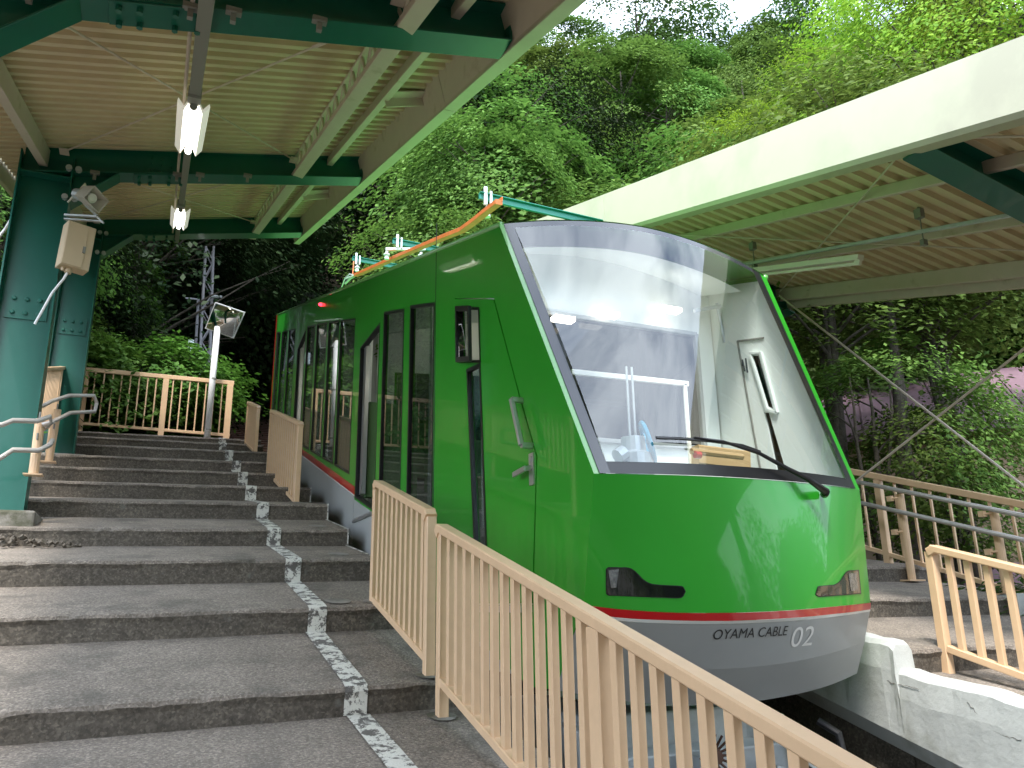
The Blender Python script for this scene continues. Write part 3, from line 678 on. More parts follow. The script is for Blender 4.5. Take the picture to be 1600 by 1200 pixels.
slope_rail('railing', -1.2, 9.0, 14.3, 2.38, 1.62, 'beige railing seen edge on, climbing behind the two green columns at the left', bsp=.13, posts=[9.0, 11.6, 14.3], zf=lambda x, y: tread_z(-1.2, y))
def pipe_handrail(pts_list, posts, lab, loc):
    t = thing('handrail', loc, lab, 'handrail')
    for pts in pts_list:
        b = MB(); b.tube([on((p[0], p[1]), 1, p[2]) for p in pts], .021, 10); b.build('pipe', m_pipe, t, smooth=True)
    for p in posts:
        b = MB(); a_ = on((p[0], p[1]), 1, p[4]); c_ = on((p[2], p[3]), 1, p[4]); b.tube([a_, c_], .038, 12); b.box(c_, (.14,.12,.012)); b.build('post', m_beige, t)
    b = MB()
    for p in posts:
        for f_ in (.0, .38):
            a_ = on((p[0], p[1]), 1, p[4]); c_ = on((p[2], p[3]), 1, p[4]); q = a_.lerp(c_, f_); b.tube([q, q+V(0,-.05,-.0), q+V(0,-.05,.05)], .008, 6)
    b.build('pipe_bracket', m_duct, t)
pipe_handrail([[(-30,664,7.4),(3,664,7.4),(20,657,7.45),(58,658,7.5),(78,651,7.55),(80,660,7.6),(66,664,7.6)], [(-30,716,7.4),(0,716,7.4),(20,703,7.45),(60,704,7.5),(78,695,7.55),(82,688,7.6)]], [(63,655,52,742,7.65)],
              'two grey handrail pipes bending in front of the nearest green column', (-1.2,7.4,.8))
pipe_handrail([[(66,635,9.4),(80,627,9.5),(108,618,9.7),(147,618,9.9),(151,630,9.9)], [(70,668,9.4),(84,658,9.5),(110,645,9.7),(148,643,9.9),(151,630,9.9)]], [(90,640,76,722,9.6)],
              'second pair of grey handrail pipes ending in front of the farther green column', (-1.0,9.6,1.5))
# right side fence, handrail and near rail
xf = 6.8
a_ = on((1345,738), 0, xf); g = on((1600,787), 0, xf); sl_ = (a_.z-g.z)/(a_.y-g.y)
bq = on((1359,857), 0, xf)
z0 = a_.z-sl_*(a_.y-1.0)
ps = on((1378,800), 0, xf).y
slope_rail('railing', xf, 1.0, 7.4, z0+.02, z0-(a_.z+sl_*(bq.y-a_.y)-bq.z), 'long beige railing along the far edge of the right platform', posts=[1.0, ps-3.3, ps, 7.4], bsp=.19, bw=.022, bd=.022, zf=lambda x, y: rtread(y)-.05, slope=sl_, th=.06)
t = thing('handrail', (6.5, 4, 1), 'two grey handrail pipes on beige posts along the right platform', 'handrail')
for (p0, p1) in (((1335,752), (1600,806)), ((1342,785), (1600,844))):
    b = MB(); q0 = on(p0, 0, 6.55); q1 = on(p1, 0, 6.55); b.tube([q0+(q0-q1)*.4, q1+(q1-q0)*.3], .021, 10); b.build('pipe', m_pipe, t, smooth=True)
for (p0, p1) in (((1406,772), (1424,907)), ((1552,795), (1577,928))):
    b = MB(); q0 = on(p0, 0, 6.63); q1 = on(p1, 0, 6.63); b.tube([q0, (q0.x, q0.y, q1.z)], .037, 12); b.box((q0.x, q0.y, q1.z), (.2,.13,.015)); b.build('post', m_beige, t)
    b = MB()
    for zz in (.04, .36): b.box((6.56, q0.y+.06, q0.z-zz), (.04,.05,.05)); b.tube([(6.6, q0.y, q0.z-zz), (6.55, q0.y+.05, q0.z-zz)], .01, 6)
    b.build('pipe_bracket', m_beige, t)
q = on((1577,945), 0, 6.6); b = MB(); b.bb((6.53, q.y-.13, q.z-.12), (6.72, q.y+.02, q.z+.09)); tag(b.build('concrete_block', m_plast), 'pale concrete block under a handrail post on the right platform', 'block')
xn = 4.42
a_ = on((1452,850), 0, xn); c_ = on((1600,893), 0, xn); bl = on((1473,1010), 0, xn)
y0_, y1_ = a_.y-2.6, a_.y
slope_rail('railing', xn, y0_, y1_, a_.z-TS*2.6, bl.z+TS*(y0_-bl.y), 'beige railing with rounded corner standing on the right platform beside the pit', posts=[y0_, y0_+1.3, y1_], bsp=.118, zf=lambda x, y: rtread(y)-.03)

# ------------------------------------------------------------ mirror, mast, conductor rail
t = thing('traffic_mirror', (.81, 14.2, 2.85), 'square safety mirror tilted on a white pole at the top of the stairs', 'mirror')
b = MB(); pt = on((341,520), 1, 14.2); b.tube([(.815,14.2,2.84), (pt.x-.02, 14.2, pt.z+.1)], .052, 16); b.build('pole', m_wpaint, t, smooth=True)
cor = [on(p, 1, yy) for p, yy in (((336,472), 14.05), ((383,488), 14.0), ((365,529), 14.22), ((320,513), 14.26))]
cen = sum(cor, V(0,0,0))/4; nrm = (cor[1]-cor[0]).cross(cor[3]-cor[0]).normalized()
if nrm.y > 0: nrm = -nrm
b = MB(); fr = [cen+(c-cen)*1.0 for c in cor]; b.add(fr+[q-nrm*.05 for q in fr], [(0,3,7,4),(1,0,4,5),(2,1,5,6),(3,2,6,7),(4,7,6,5)]); inn = [cen+(c-cen)*.93 for c in cor]
b.add(fr+[q for q in inn], [(0,1,5,4),(1,2,6,5),(2,3,7,6),(3,0,4,7)]); b.build('frame', m_wpaint, t)
b = MB(); n = 8; vs = []
for j in range(n+1):
    for i in range(n+1):
        u, v = i/n, j/n; p = inn[0].lerp(inn[1], u).lerp(inn[3].lerp(inn[2], u), v); r2 = (2*u-1)**2+(2*v-1)**2
        vs.append(p+nrm*(.05*(1-r2/2)-.002))
b.add(vs, [(j*(n+1)+i, j*(n+1)+i+1, (j+1)*(n+1)+i+1, (j+1)*(n+1)+i) for j in range(n) for i in range(n)]); b.build('mirror_face', m_mirror, t, smooth=True)
b = MB()
for zz in (2.95, 3.84): b.tube([(.82+(zz-2.84)*.01,14.2,zz), (.82+(zz-2.84)*.01,14.2,zz+.03)], .056, 14)
b.build('clamp_band', m_duct, t)
def mast():
    t = thing('lattice_mast', (.95, 19, 3.6), 'dark grey lattice mast with a small lamp arm standing left of the tunnel', 'mast')
    L0 = [on((p[0], p[1]), 1, 19) for p in ((306,690), (326,690))]; T0 = [on((p[0], p[1]), 1, 19) for p in ((322,385), (334,385))]
    for y_ in (0, .3):
        for a_, c_ in zip(L0, T0):
            b = MB(); b.bar(a_+V(0,y_,-.4), c_+V(0,y_,0), .05, .05, V(0,1,0)); b.build('leg', m_mast, t)
    n = 12
    for k in range(n):
        f0, f1 = k/n, (k+1)/n; p = L0[k % 2].lerp(T0[k % 2], f0); q = L0[1-k % 2].lerp(T0[1-k % 2], f1)
        b = MB(); b.bar(p, q, .03, .02, V(0,1,0)); b.bar(p+V(0,.3,0), q+V(0,.3,0), .03, .02, V(0,1,0)); b.build('lacing_bar', m_mast, t)
    b = MB(); a_ = on((290,466), 1, 18.9); c_ = on((312,468), 1, 18.9); b.bar(a_, c_, .04, .04); e = on((310,466),1,18.9); b.tube([e, on((298,690),1,18.9)], .035, 8); b.build('side_pole', m_mast, t)
    b = MB(); a_ = on((330,463), 1, 18.8); c_ = on((347,464), 1, 18.8); b.tube([a_, c_], [.05,.03], 8); b.build('lamp_head', m_galv, t)
    b = MB(); q = on((298,541), 1, 18.8); b.box(q, (.12,.1,.28)); b.build('control_box', m_galv, t)
mast()
# conductor rail above the car, three arms reaching over from the right canopy
XC = 2.85
cr = thing('conductor_rail', (XC, 7, 4), 'orange overhead conductor rail curving up above the roof of the green car', 'conductor rail')
pts = [on(p, 0, XC) for p in ((779.7,315.6),(762,329),(742,345),(722,359.5),(700,368),(631,397),(556,430))]
b = MB()
for a_, c_ in zip(pts[:-1], pts[1:]): b.bar(a_, c_, .075, .05, NS)
for a_, c_ in zip(pts[:-1], pts[1:]): b.bar(a_+NS*.035+V(.03,0,0), c_+NS*.035+V(.03,0,0), .012, .05, NS)
b.build('rail_bar', m_orange, cr)
b = MB(); e = pts[-1]; b.bar(e, e+S*.75+V(0,0,.02), .03, .03); b.tube([e+V(-.05,0,0), e+V(-.04,.3,.13), e+V(-.03,.7,.22), e+V(0,1.1,.2)], .012, 6); b.tube([e, e+V(0,.4,.1), e+V(0,.8,.16)], .02, 6); b.build('end_feeder', m_insul, cr)
b = MB(); b.tube([e+V(0,.25,.05), e+V(.02,.3,.3), e+V(.03,.35,.45)], .01, 6); b.build('feed_wire', m_orange, cr)
def arm(p0, p1y, lab, ins, two=False):
    a_ = on(p0, 0, ins); y = a_.y
    t = thing('overhead_bracket', (XR0, y, a_.z), lab, 'support arm', 'teal arms holding the conductor rail')
    zr = a_.z-.04
    b = MB(); b.bar((ins-.06, y, a_.z), (XR0-.03, y, zr), .03, .075); b.bar((ins-.06,y-.02,a_.z+.03),(XR0-.03,y-.02,zr+.03),.05,.01); b.build('arm_beam', m_teal, t)
    b = MB(); b.bar((ins, y-.03, a_.z-.1), (ins, y-.03, a_.z+.1), .035, .03, V(0,1,0)); b.bar((ins+.06, y-.03, a_.z-.1), (ins+.06, y-.03, a_.z+.06), .025, .03, V(0,1,0)); b.build('hanger_strap', m_insul, t)
    if two:
        b = MB(); b.bar((ins-.16,y,a_.z-.14), (ins+.42,y-.0,a_.z-.04), .05, .035); b.build('cross_bar', m_insul, t)
        sp = [(-.14,-.17), (.36,-.1)]
    else: sp = [(.03,-.1)]
    for dx, dz in sp:
        b = MB(); p = V(ins+dx, y, a_.z+dz); b.tube([p, p-V(0,0,.04), p-V(0,0,.041), p-V(0,0,.06), p-V(0,0,.061), p-V(0,0,.12)], [.02,.02,.045,.045,.025,.035], 12); b.build('insulator', m_insul, t)
arm((757,308), 0, 'nearest teal arm reaching from the right canopy to the raised end of the orange rail', 2.88)
arm((620,378), 0, 'middle teal arm above the car roof with a double insulator bar', 2.87, True)
arm((556,405), 0, 'farthest teal arm above the rear of the car roof', 2.86)
# ------------------------------------------------------------ the funicular car
XL, XR = 1.85, 3.8
car = thing('funicular_car', (2.8, 6, .3), 'glossy green funicular car numbered 02 with a large raked windscreen and grey skirt', 'funicular car')
def row(pts, b_):
    """front row: image points of one horizontal contour -> 3D, ends on the two side planes, between them a bulged plan curve"""
    a_ = on(pts[0], 0, XL); c_ = on(pts[-1], 0, XR); P = [a_]
    for p in pts[1:-1]:
        r = ray(p); lo, hi = 1.0, 12.0
        for _ in range(50):
            s_ = (lo+hi)/2; q = r*s_; t_ = (q.x-XL)/(XR-XL); yy = a_.y+(c_.y-a_.y)*t_-b_*(1-(2*t_-1)**2)
            if q.y < yy: lo = s_
            else: hi = s_
        P.append(r*lo)
    P.append(c_); n = 28; R = []
    xs = [q.x for q in P]; 
    # smooth z over x with a monotone-ish cubic through the samples
    def cub(vals, x):
        k = max(0, min(len(xs)-2, sum(1 for q in xs[1:-1] if q <= x))); h = xs[k+1]-xs[k]; t_ = (x-xs[k])/h
        def sl(i):
            if i == 0: return (vals[1]-vals[0])/(xs[1]-xs[0])
            if i == len(xs)-1: return (vals[-1]-vals[-2])/(xs[-1]-xs[-2])
            return (vals[i+1]-vals[i-1])/(xs[i+1]-xs[i-1])
        m0, m1 = sl(k)*h, sl(k+1)*h
        return (2*t_**3-3*t_**2+1)*vals[k]+(t_**3-2*t_**2+t_)*m0+(-2*t_**3+3*t_**2)*vals[k+1]+(t_**3-t_**2)*m1
    for i in range(n+1):
        x = XL+(XR-XL)*i/n; t_ = i/n
        R.append(V(x, a_.y+(c_.y-a_.y)*t_-b_*(1-(2*t_-1)**2), cub([q.z for q in P], x)))
    return R
def rat(R, u):
    f_ = u*(len(R)-1); i = min(len(R)-2, int(f_)); return R[i].lerp(R[i+1], f_-i)
WT = row([(780,351),(860,346),(940,348),(1004,356),(1060,370),(1120,392),(1164,414),(1197,434)], .10)
WB = row([(928,740),(1100,744),(1240,753),(1343,765)], .13)
ST = row([(912,945),(970,952),(1050,957),(1130,957.5),(1200,955.5),(1255,952),(1310,947),(1360,941.5)], .24)
SB = row([(910,956),(970,965),(1050,969),(1130,970),(1200,967.5),(1255,964),(1310,958.5),(1359.5,952)], .24)
SW = row([(909,960),(970,970),(1050,974),(1130,974.5),(1200,972),(1255,968.5),(1310,962.5),(1359,955)], .235)
SK1 = row([(885,1020),(960,1040),(1050,1046),(1150,1044),(1250,1032),(1351,1002)], .24)
SK2 = row([(870,1078),(955,1093),(1055,1101),(1139,1100),(1211,1091),(1286,1074),(1339,1052)], .2)
def patch(name, m, RA, RB, u0=0, u1=1, v0=0, v1=1, nu=28, nv=6, off=0, bulge=0, parent=car, smooth=True, thick=0):
    b = MB(); vs = []
    def pt(u, v):
        q = rat(RA, u).lerp(rat(RB, u), v)
        if bulge: q = q+V(0, -bulge*math.sin(math.pi*v), 0)
        return q
    for j in range(nv+1):
        for i in range(nu+1):
            u = u0+(u1-u0)*i/nu; v = v0+(v1-v0)*j/nv; q = pt(u, v)
            if off:
                e = 1e-2; du = pt(min(1,u+e), v)-pt(max(0,u-e), v); dv = pt(u, min(1, v+e))-pt(u, max(0, v-e)); nn = dv.cross(du).normalized(); 
                if nn.y > 0: nn = -nn
                q = q+nn*off
            vs.append(q)
    b.add(vs, [(j*(nu+1)+i, (j+1)*(nu+1)+i, (j+1)*(nu+1)+i+1, j*(nu+1)+i+1) for j in range(nv) for i in range(nu)])
    return b.build(name, m, parent, smooth=smooth)
GU0, GU1, GV0, GV1 = .042, .93, .026, .965
front = patch('front_panel', m_green, WB, ST, nv=10)
patch('red_stripe', m_red, ST, SB, nv=1, off=.002); patch('white_stripe', m_white, SB, SW, nv=1, off=.002)
skirt = patch('front_skirt', m_skirt, SW, SK1, nv=5); 
patch('front_skirt', m_skirt, SK1, SK2, nv=5)
SK3 = [q+V(0, .25, -.03) for q in SK2]; patch('underside', m_greenl, SK2, SK3, nv=1)
PU = .014
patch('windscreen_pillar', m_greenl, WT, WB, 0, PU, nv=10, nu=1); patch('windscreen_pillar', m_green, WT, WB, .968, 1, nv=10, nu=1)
fr_ = patch('windscreen_frame', m_frit, WT, WB, PU, GU0, nv=10, nu=3, off=.004); patch('windscreen_frame', m_black, WT, WB, GU1, .968, nv=10, nu=3, off=.004)
patch('windscreen_frame', m_frit, WT, WB, GU0, GU1, 0, GV0, nv=2, off=.004); patch('windscreen_frame', m_black, WT, WB, GU0, GU1, GV1, 1, nv=2, off=.004)
patch('windscreen', m_glassw, WT, WB, GU0, GU1, GV0, GV1, nv=14, nu=40, off=.003, bulge=.03)
# roof: the front arch swept back along the slope
LR = 10.55
yre = on((433,487), 0, XL).y
REAR = [q+S*((yre-WT[0].y)/S.y) for q in WT]
REAR = [V(q.x, yre, q.z+TS*(yre-q.y)) for q in REAR]
b = MB(); n = len(WT); segs = 12; vs = []
for k in range(segs+1):
    for q, e in zip(WT, REAR): vs.append(q.lerp(e, k/segs)+V(0,0,.012))
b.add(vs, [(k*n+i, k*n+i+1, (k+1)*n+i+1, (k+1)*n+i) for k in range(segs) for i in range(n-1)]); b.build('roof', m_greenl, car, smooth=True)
b = MB(); b.tube([WT[0]+V(.012,0,-.0), REAR[0]+V(.012,0,-.0)], .022, 8); b.build('roof_edge_strip', m_greenl, car, smooth=True)  # lighter strip painting the highlight along the curved eave
b = MB(); b.tube([WT[-1]+V(0,0,0), REAR[-1]+V(0,0,0)], .022, 8); b.build('roof_edge_strip', m_greenl, car, smooth=True)
# side wall with real openings
def sp(p, x=XL): q = on(p, 0, x); return (q.y, q.z)
def bz(y): return sp((867,1085))[1]+TS*(y-sp((867,1085))[0])
yr = yre
def inset(poly, d):
    """shrink a polygon by d"""
    n = len(poly); ar = sum(poly[i][0]*poly[(i+1) % n][1]-poly[(i+1) % n][0]*poly[i][1] for i in range(n)); sg = 1 if ar > 0 else -1; o = []
    for i in range(n):
        p0, p1, p2 = Vector(poly[i-1]), Vector(poly[i]), Vector(poly[(i+1) % n]); e0 = (p1-p0).normalized(); e1 = (p2-p1).normalized()
        n0 = Vector((-e0.y, e0.x))*sg; n1 = Vector((-e1.y, e1.x))*sg; bi = (n0+n1); k = d/max(.35, (bi.length_squared/2)); q = p1+bi*k; o.append((q.x, q.y))
    return o
def plate(name, m, outer, holes, x0, x1, parent=car, rim=None):
    """flat panel in the yz plane between x0 (outside) and x1 (inside), holes cut through"""
    loops = [[V(0, *p) for p in outer]]+[[V(0, *p) for p in h] for h in holes]
    tris = tessellate_polygon(loops); flat = [p for l in loops for p in l]; n = len(flat); b = MB()
    fr = []
    for a_, c_, d_ in tris:
        nn = (flat[c_]-flat[a_]).cross(flat[d_]-flat[a_]).x
        if abs(nn) < 1e-9: continue
        fr.append((a_, c_, d_) if nn < 0 else (a_, d_, c_))
    b.add([(x0, p.y, p.z) for p in flat]+[(x1, p.y, p.z) for p in flat], fr+[(i+n, k+n, j+n) for i, j, k in fr])
    o = 0
    for l in loops:
        m_ = len(l)
        for i in range(m_): b.add([], [(0,0,0)][:0]); b.f.append((o+i, o+(i+1) % m_, n+o+(i+1) % m_, n+o+i)); b.m.append(1 if rim else 0)
        o += m_
    ob = b.build(name, [m, rim] if rim else m, parent); return ob
def ring(name, m, poly, d, x0, x1, parent=car): return plate(name, m, poly, [inset(poly, d)], x0, x1, parent)
door = [sp(p) for p in ((711,466),(772,466),(813,620),(836.7,703),(839.6,712),(833,945),(727,945))]
hop = [sp(p) for p in ((717.5,479),(749.5,480),(752,567),(719,567))]
tall = [sp(p) for p in ((729.5,577),(751.5,567),(764,915),(744,915))]
def vq(xa, ya, yb, xb, yc, yd):  # window quad: left top/bottom, right top/bottom, given in the photo
    return [sp((xa, ya)), sp((xb, yc)), sp((xb+.3, yd)), sp((xa, yb))]
def vwin(xa, xb, zt_px, zb_px):
    """window with truly vertical sides: y from the upper corners, bottom heights along the slope"""
    (ya, za), (yb, zb) = sp((xa, zt_px[0])), sp((xb, zt_px[1])); yc, zc = sp(zb_px)
    return [(ya, za), (yb, zb), (yb, zc+TS*(yb-yc)), (ya, zc+TS*(ya-yc))]
paneA = vwin(641, 679.5, (477,472), (677,836))
paneB = vwin(600, 632, (487,482), (677,836))
zc_ = sp((677,836))
y1, z1 = sp((563,543)); y2, z2 = sp((594,503)); way1 = [(y1, z1), (y2, z2), (y2, zc_[1]+TS*(y2-zc_[0])-.12), (y1, zc_[1]+TS*(y1-zc_[0])-.12)]
wb = (553,746)
P1 = vwin(532.5, 555.5, (500,497), wb); P2 = vwin(514, 530.5, (502.5,500), wb); P3 = vwin(495.5, 511.5, (506,503), wb); P4 = vwin(480.5, 493, (509.5,507), wb)
y1, z1 = sp((465,545)); y2, z2 = sp((478.3,513)); zc2 = sp(wb); way2 = [(y1, z1), (y2, z2), (y2, zc2[1]+TS*(y2-zc2[0])-.0), (y1, zc2[1]+TS*(y1-zc2[0])-.0)]
R1 = vwin(433, 439, (519,518), (553,746)); R2 = vwin(441, 449.5, (517.5,516), (553,746)); R3 = vwin(452, 462, (515,513), (553,746))
f0 = sp((780,352)); f1 = sp((928,740)); f2 = sp((912,945)); f3 = sp((870,1078))
outer = [f0, f1, f2, sp((885,1020)), f3, (f3[0]+.3, bz(f3[0])+.02), (yr, bz(yr)+.02), (yr, REAR[0].z)]
side = plate('side_wall', m_green, outer, [door, paneA, paneB, way1, P1, P2, P3, P4, way2, R1, R2, R3], XL, XL+.05)
# grey skirt and stripe along the side, from the pillar back
sk0 = sp((681,872)); 
def band(name, m, za, zb_, y0, y1, t_=.004):
    b = MB(); b.add([(XL-t_, y0, za(y0)), (XL-t_, y1, za(y1)), (XL-t_, y1, zb_(y1)), (XL-t_, y0, zb_(y0)), (XL+.004, y0, za(y0)), (XL+.004, y1, za(y1)), (XL+.004, y1, zb_(y1)), (XL+.004, y0, zb_(y0))], [(0,1,2,3),(0,4,5,1),(3,2,6,7),(0,3,7,4),(1,5,6,2)]); return b.build(name, m, car)
s2 = sp((558,770)); s3 = sp((425,663)); ks = (s3[1]-s2[1])/(s3[0]-s2[0]); ks = (ks+TS)/2
zst = lambda y: s2[1]+ks*(y-s2[0])
y_p = sp((681,860))[0]+.02
def splitband(name, m, za, zb_):
    for (ya, yb) in ((y_p, way1[1][0]-.015), (way1[0][0]+.015, yr-.002)): band(name, m, za, zb_, ya, yb)
splitband('red_stripe', m_red, lambda y: zst(y)+.045, lambda y: zst(y)-.035)
splitband('white_stripe', m_white, lambda y: zst(y)-.037, lambda y: zst(y)-.05)
splitband('side_skirt', m_skirt, lambda y: zst(y)-.052, lambda y: bz(y)-.42)
band('door_skirt', m_skirt, lambda y: way1[2][1]+TS*(y-way1[2][0])-.02, lambda y: bz(y)-.42, way1[1][0]-.012, way1[0][0]+.012, .003)
b = MB(); e = .03; b.add([(XL-.006, yr-.12, REAR[0].z-.02), (XL-.006, yr+.01, REAR[0].z), (XL-.006, yr+.01, zst(yr)), (XL-.006, yr-.12, zst(yr-.12))], [(0,1,2,3)]); b.build('rear_frame', m_red, car)
b = MB(); b.add([(XL, yr, bz(yr)), (XR, yr, bz(yr)), (XR, yr, REAR[-1].z), (XL, yr, REAR[0].z)], [(0,1,2,3)]); b.build('rear_wall', m_intg, car)
rj = MB(); 
for y in (sp((681,473))[0]+.0,): rj.bar((XL-.0015, y, bz(y)), (XL-.0015, y, 2.9), .006, .004, V(1,0,0))
y = sp((714,600))[0]+.07
rj.build('panel_joint', m_black, car)
# cab door
dp = plate('cab_door', m_green, inset(door, .007), [hop, tall], XL-.003, XL+.04)
ring('window_gasket', m_black, tall, .022, XL-.006, XL+.02, dp); ring('window_gasket', m_black, hop, .018, XL-.006, XL+.02, dp)
plate('window_pane', m_glasss, inset(tall, .02), [], XL+.012, XL+.016, dp)
hs = [(y*1.0, z) for y, z in inset(hop, .0)]
cy = sum(p[0] for p in hs)/4
b = MB()
def tilt(p, o=0): k = (max(q[0] for q in hs)-p[0]); return V(XL-.012-o-.05*k/(max(q[0] for q in hs)-min(q[0] for q in hs)), p[0], p[1])
i_ = inset(hs, .035); n = 4
for o in (0, .02):
    pass
vs = [tilt(p, .02) for p in hs]+[tilt(p, .02) for p in i_]+[tilt(p) for p in hs]+[tilt(p) for p in i_]
b.add(vs, [(i, (i+1) % 4, 4+(i+1) % 4, 4+i) for i in range(4)]+[(8+i, 12+i, 12+(i+1) % 4, 8+(i+1) % 4) for i in range(4)]+[(i, 8+i, 8+(i+1) % 4, (i+1) % 4) for i in range(4)]+[(4+i, 4+(i+1) % 4, 12+(i+1) % 4, 12+i) for i in range(4)])
b.build('hopper_sash', m_black, dp)
b = MB(); b.add([tilt(p, .012) for p in i_], [(0,1,2,3)]); b.build('window_pane', m_glasss, dp)
def sv(p, o): q = on(p, 0, XL); return V(XL-o, q.y, q.z)
b = MB(); h0, h1 = sv((816,626), .065), sv((832,697), .065); b.bar(h0, h1, .022, .03, V(1,0,0), c=.005)
for q in (h0, h1): b.bar((XL+.0, q.y, q.z), q, .03, .03, V(0,0,1), c=.003)
b.build('grab_handle', m_alu, car)
b = MB(); c_ = sv((833,733), .0); b.box(c_+V(-.006,.0,0), (.012,.055,.17)); b.tube([c_+V(0,0,.01), c_+V(-.05,0,.0)], .014, 10); b.bar(c_+V(-.05,-.01,0), c_+V(-.05,.14,-.012), .018, .03, c=.004); b.tube([c_+V(-.01,0,.055), c_+V(-.018,0,.055)], .016, 10)
b.build('door_lever', m_alu, dp)
b = MB(); p0, p1 = sv((768,951), .05), sv((832,951), .05); b.bar(p0, p1, .12, .035, c=.004); b.build('door_step', m_alu, car)
# panes in the passenger side
m_gask = m_black
for nm, pl in (('A', paneA), ('B', paneB), ('1', P1), ('2', P2), ('3', P3), ('4', P4), ('r1', R1), ('r2', R2), ('r3', R3)):
    wn = ring('window', m_gask, pl, .018 if nm not in 'AB' else .026, XL-.002, XL+.03)
    plate('pane', m_glasss, inset(pl, .016), [], XL+.012, XL+.017, wn)
for wv in (way1, way2):
    ring('door_gasket', m_black, wv, .02, XL-.002, XL+.05)
y = way1[1][0]; b = MB(); b.bb((XL+.03, way1[1][0]+.04, way1[2][1]+.05), (XL+.06, way1[1][0]+.13, way1[1][1]-.06)); 
b.bb((XL+.03, way1[0][0]-.14, way1[3][1]+.02), (XL+.07, way1[0][0]-.05, way1[0][1]-.02)); b.build('door_post', m_alu, car)
b = MB(); b.bb((XL+.03, way2[0][0]-.14, way2[3][1]+.02), (XL+.07, way2[0][0]-.05, way2[0][1]-.02)); b.build('door_post', m_alu, car)
b = MB(); b.bb((XL-.02, way1[1][0], way1[2][1]-.03), (XL+.3, way1[0][0], way1[2][1])); b.build('door_sill', m_alu, car)
b = MB(); q = sv((503,476), .0); b.tube([q, q+V(-.03,0,0), q+V(-.045,0,0)], [.022,.022,.012], 12); b.build('side_lamp', m_redl, car)
# right-hand side
oR = [(WT[-1].y, WT[-1].z), (WB[-1].y, WB[-1].z), (ST[-1].y, ST[-1].z), (SK2[-1].y, SK2[-1].z), (SK2[-1].y+.4, bz(SK2[-1].y+.4)), (yr, bz(yr)), (yr, REAR[-1].z)]
def onx(p, x=XR): q = on(p, 0, x); return (q.y, q.z)
slot = [onx(p, XR-.04) for p in ((1176,556),(1187,556),(1210,640),(1198,634))]
slot2 = [onx(p, XR-.04) for p in ((1196,645),(1203,645),(1231,740),(1216,740))]
wr = [[(y0, TS*(y0-6)+.95), (y0+.9, TS*(y0+.9-6)+.95), (y0+.9, TS*(y0+.9-6)+1.95), (y0, TS*(y0-6)+1.95)] for y0 in (6.9, 8.0, 9.1, 10.2, 11.3, 12.4)]
sr = plate('side_wall', m_green, oR, wr, XR, XR-.03)
for q in wr: plate('pane', m_glasss, q, [], XR-.012, XR-.016, sr)
lin = plate('inner_lining', m_int, inset([(p[0], p[1]) for p in oR[:3]]+[(oR[2][0]+.4, oR[2][1]-.25)]+[(5.55, bz(5.5)), (5.55, WT[-1].z+TS*(5.55-WT[-1].y))], .03), [slot, slot2], XR-.032, XR-.05)
mg = mat('slot_view', (.02,.06,.03), .3)
for q in (slot, slot2): plate('slot_window', m_glassp, q, [], XR-.033, XR-.036)
plate('inner_lining', m_int, [(5.6, bz(5.6)+.1), (yr-.05, bz(yr)+.1), (yr-.05, REAR[-1].z-.1), (5.6, WT[-1].z+TS*(5.6-WT[-1].y)-.05)], [inset(q, .0) for q in wr], XR-.04, XR-.055)
plate('inner_lining', m_int, [(yr-.05, bz(yr)+.3), (yr-.05, zst(yr)+.15), (way1[0][0]+.2, zst(way1[0][0])+.15), (way1[0][0]+.2, bz(way1[0][0])+.3)], [], XL+.055, XL+.065)
# cab door outline on the lining, hinge
b = MB()
dl = [onx(p, XR-.055) for p in ((1152,533),(1193,528),(1231,745),(1190,745))]
for a_, c_ in ((0,1),(3,0)): b.bar((XR-.052, *dl[a_]), (XR-.052, *dl[c_]), .012, .014, V(1,0,0), c=.001)
b.build('lining_joint', m_duct, car)
b = MB(); d0 = [onx(p, XR-.055) for p in ((1173,552),(1190,551),(1215,645),(1200,640))]
for k in range(4): b.bar((XR-.06, *d0[k]), (XR-.06, *d0[(k+1) % 4]), .02, .02, V(1,0,0), c=.002)
b.build('slot_frame', m_int, car)
b = MB()
for p0, p1 in (((1160,562),(1164,580)), ((1165,560),(1168,582)), ((1160,562),(1160,572))): b.tube([V(XR-.07, *onx(p0, XR-.07)), V(XR-.07, *onx(p1, XR-.07))], .006, 6)
b.build('hook', m_black, car)
# left lining
plate('inner_lining', m_int, inset([f0, f1, f2, (f2[0]+.1, f2[1]-.2), (5.4, bz(5.5)), (5.4, f0[1]+TS*(5.4-f0[0]))], .008), [door, hop][:1], XL+.052, XL+.07)
# ceiling, floors, partition, desk
yp = 4.62
roofz = lambda q, y: q.z+TS*(y-q.y)
b = MB(); n = len(WT); vs = []
ysC = [0, .25, .5, .75, 1]
for t_ in ysC:
    for q in WT[2:-2]:
        y = q.y+.12+(yp-q.y)*t_; vs.append((q.x, y, q.z+TS*(y-q.y)-.16))
m_ = n-4
b.add(vs, [(k*m_+i, (k+1)*m_+i, (k+1)*m_+i+1, k*m_+i+1) for k in range(4) for i in range(m_-1)]); b.build('cab_ceiling', m_int, car, smooth=True)
b = MB(); vs = []
for y in (yp, yr-.05):
    for q in WT[1:-1]: vs.append((q.x, y, q.z+TS*(y-q.y)-.10))
m_ = n-2; b.add(vs, [(i, m_+i, m_+i+1, i+1) for i in range(m_-1)]); b.build('saloon_ceiling', m_int, car, smooth=True)
fz = lambda y: bz(y)+.24
b = MB(); b.bb((XL+.06, 3.95, bz(4.0)-.05), (XR-.06, yp, bz(4.4)+.05)); b.build('cab_floor', m_intg, car)
b = MB()
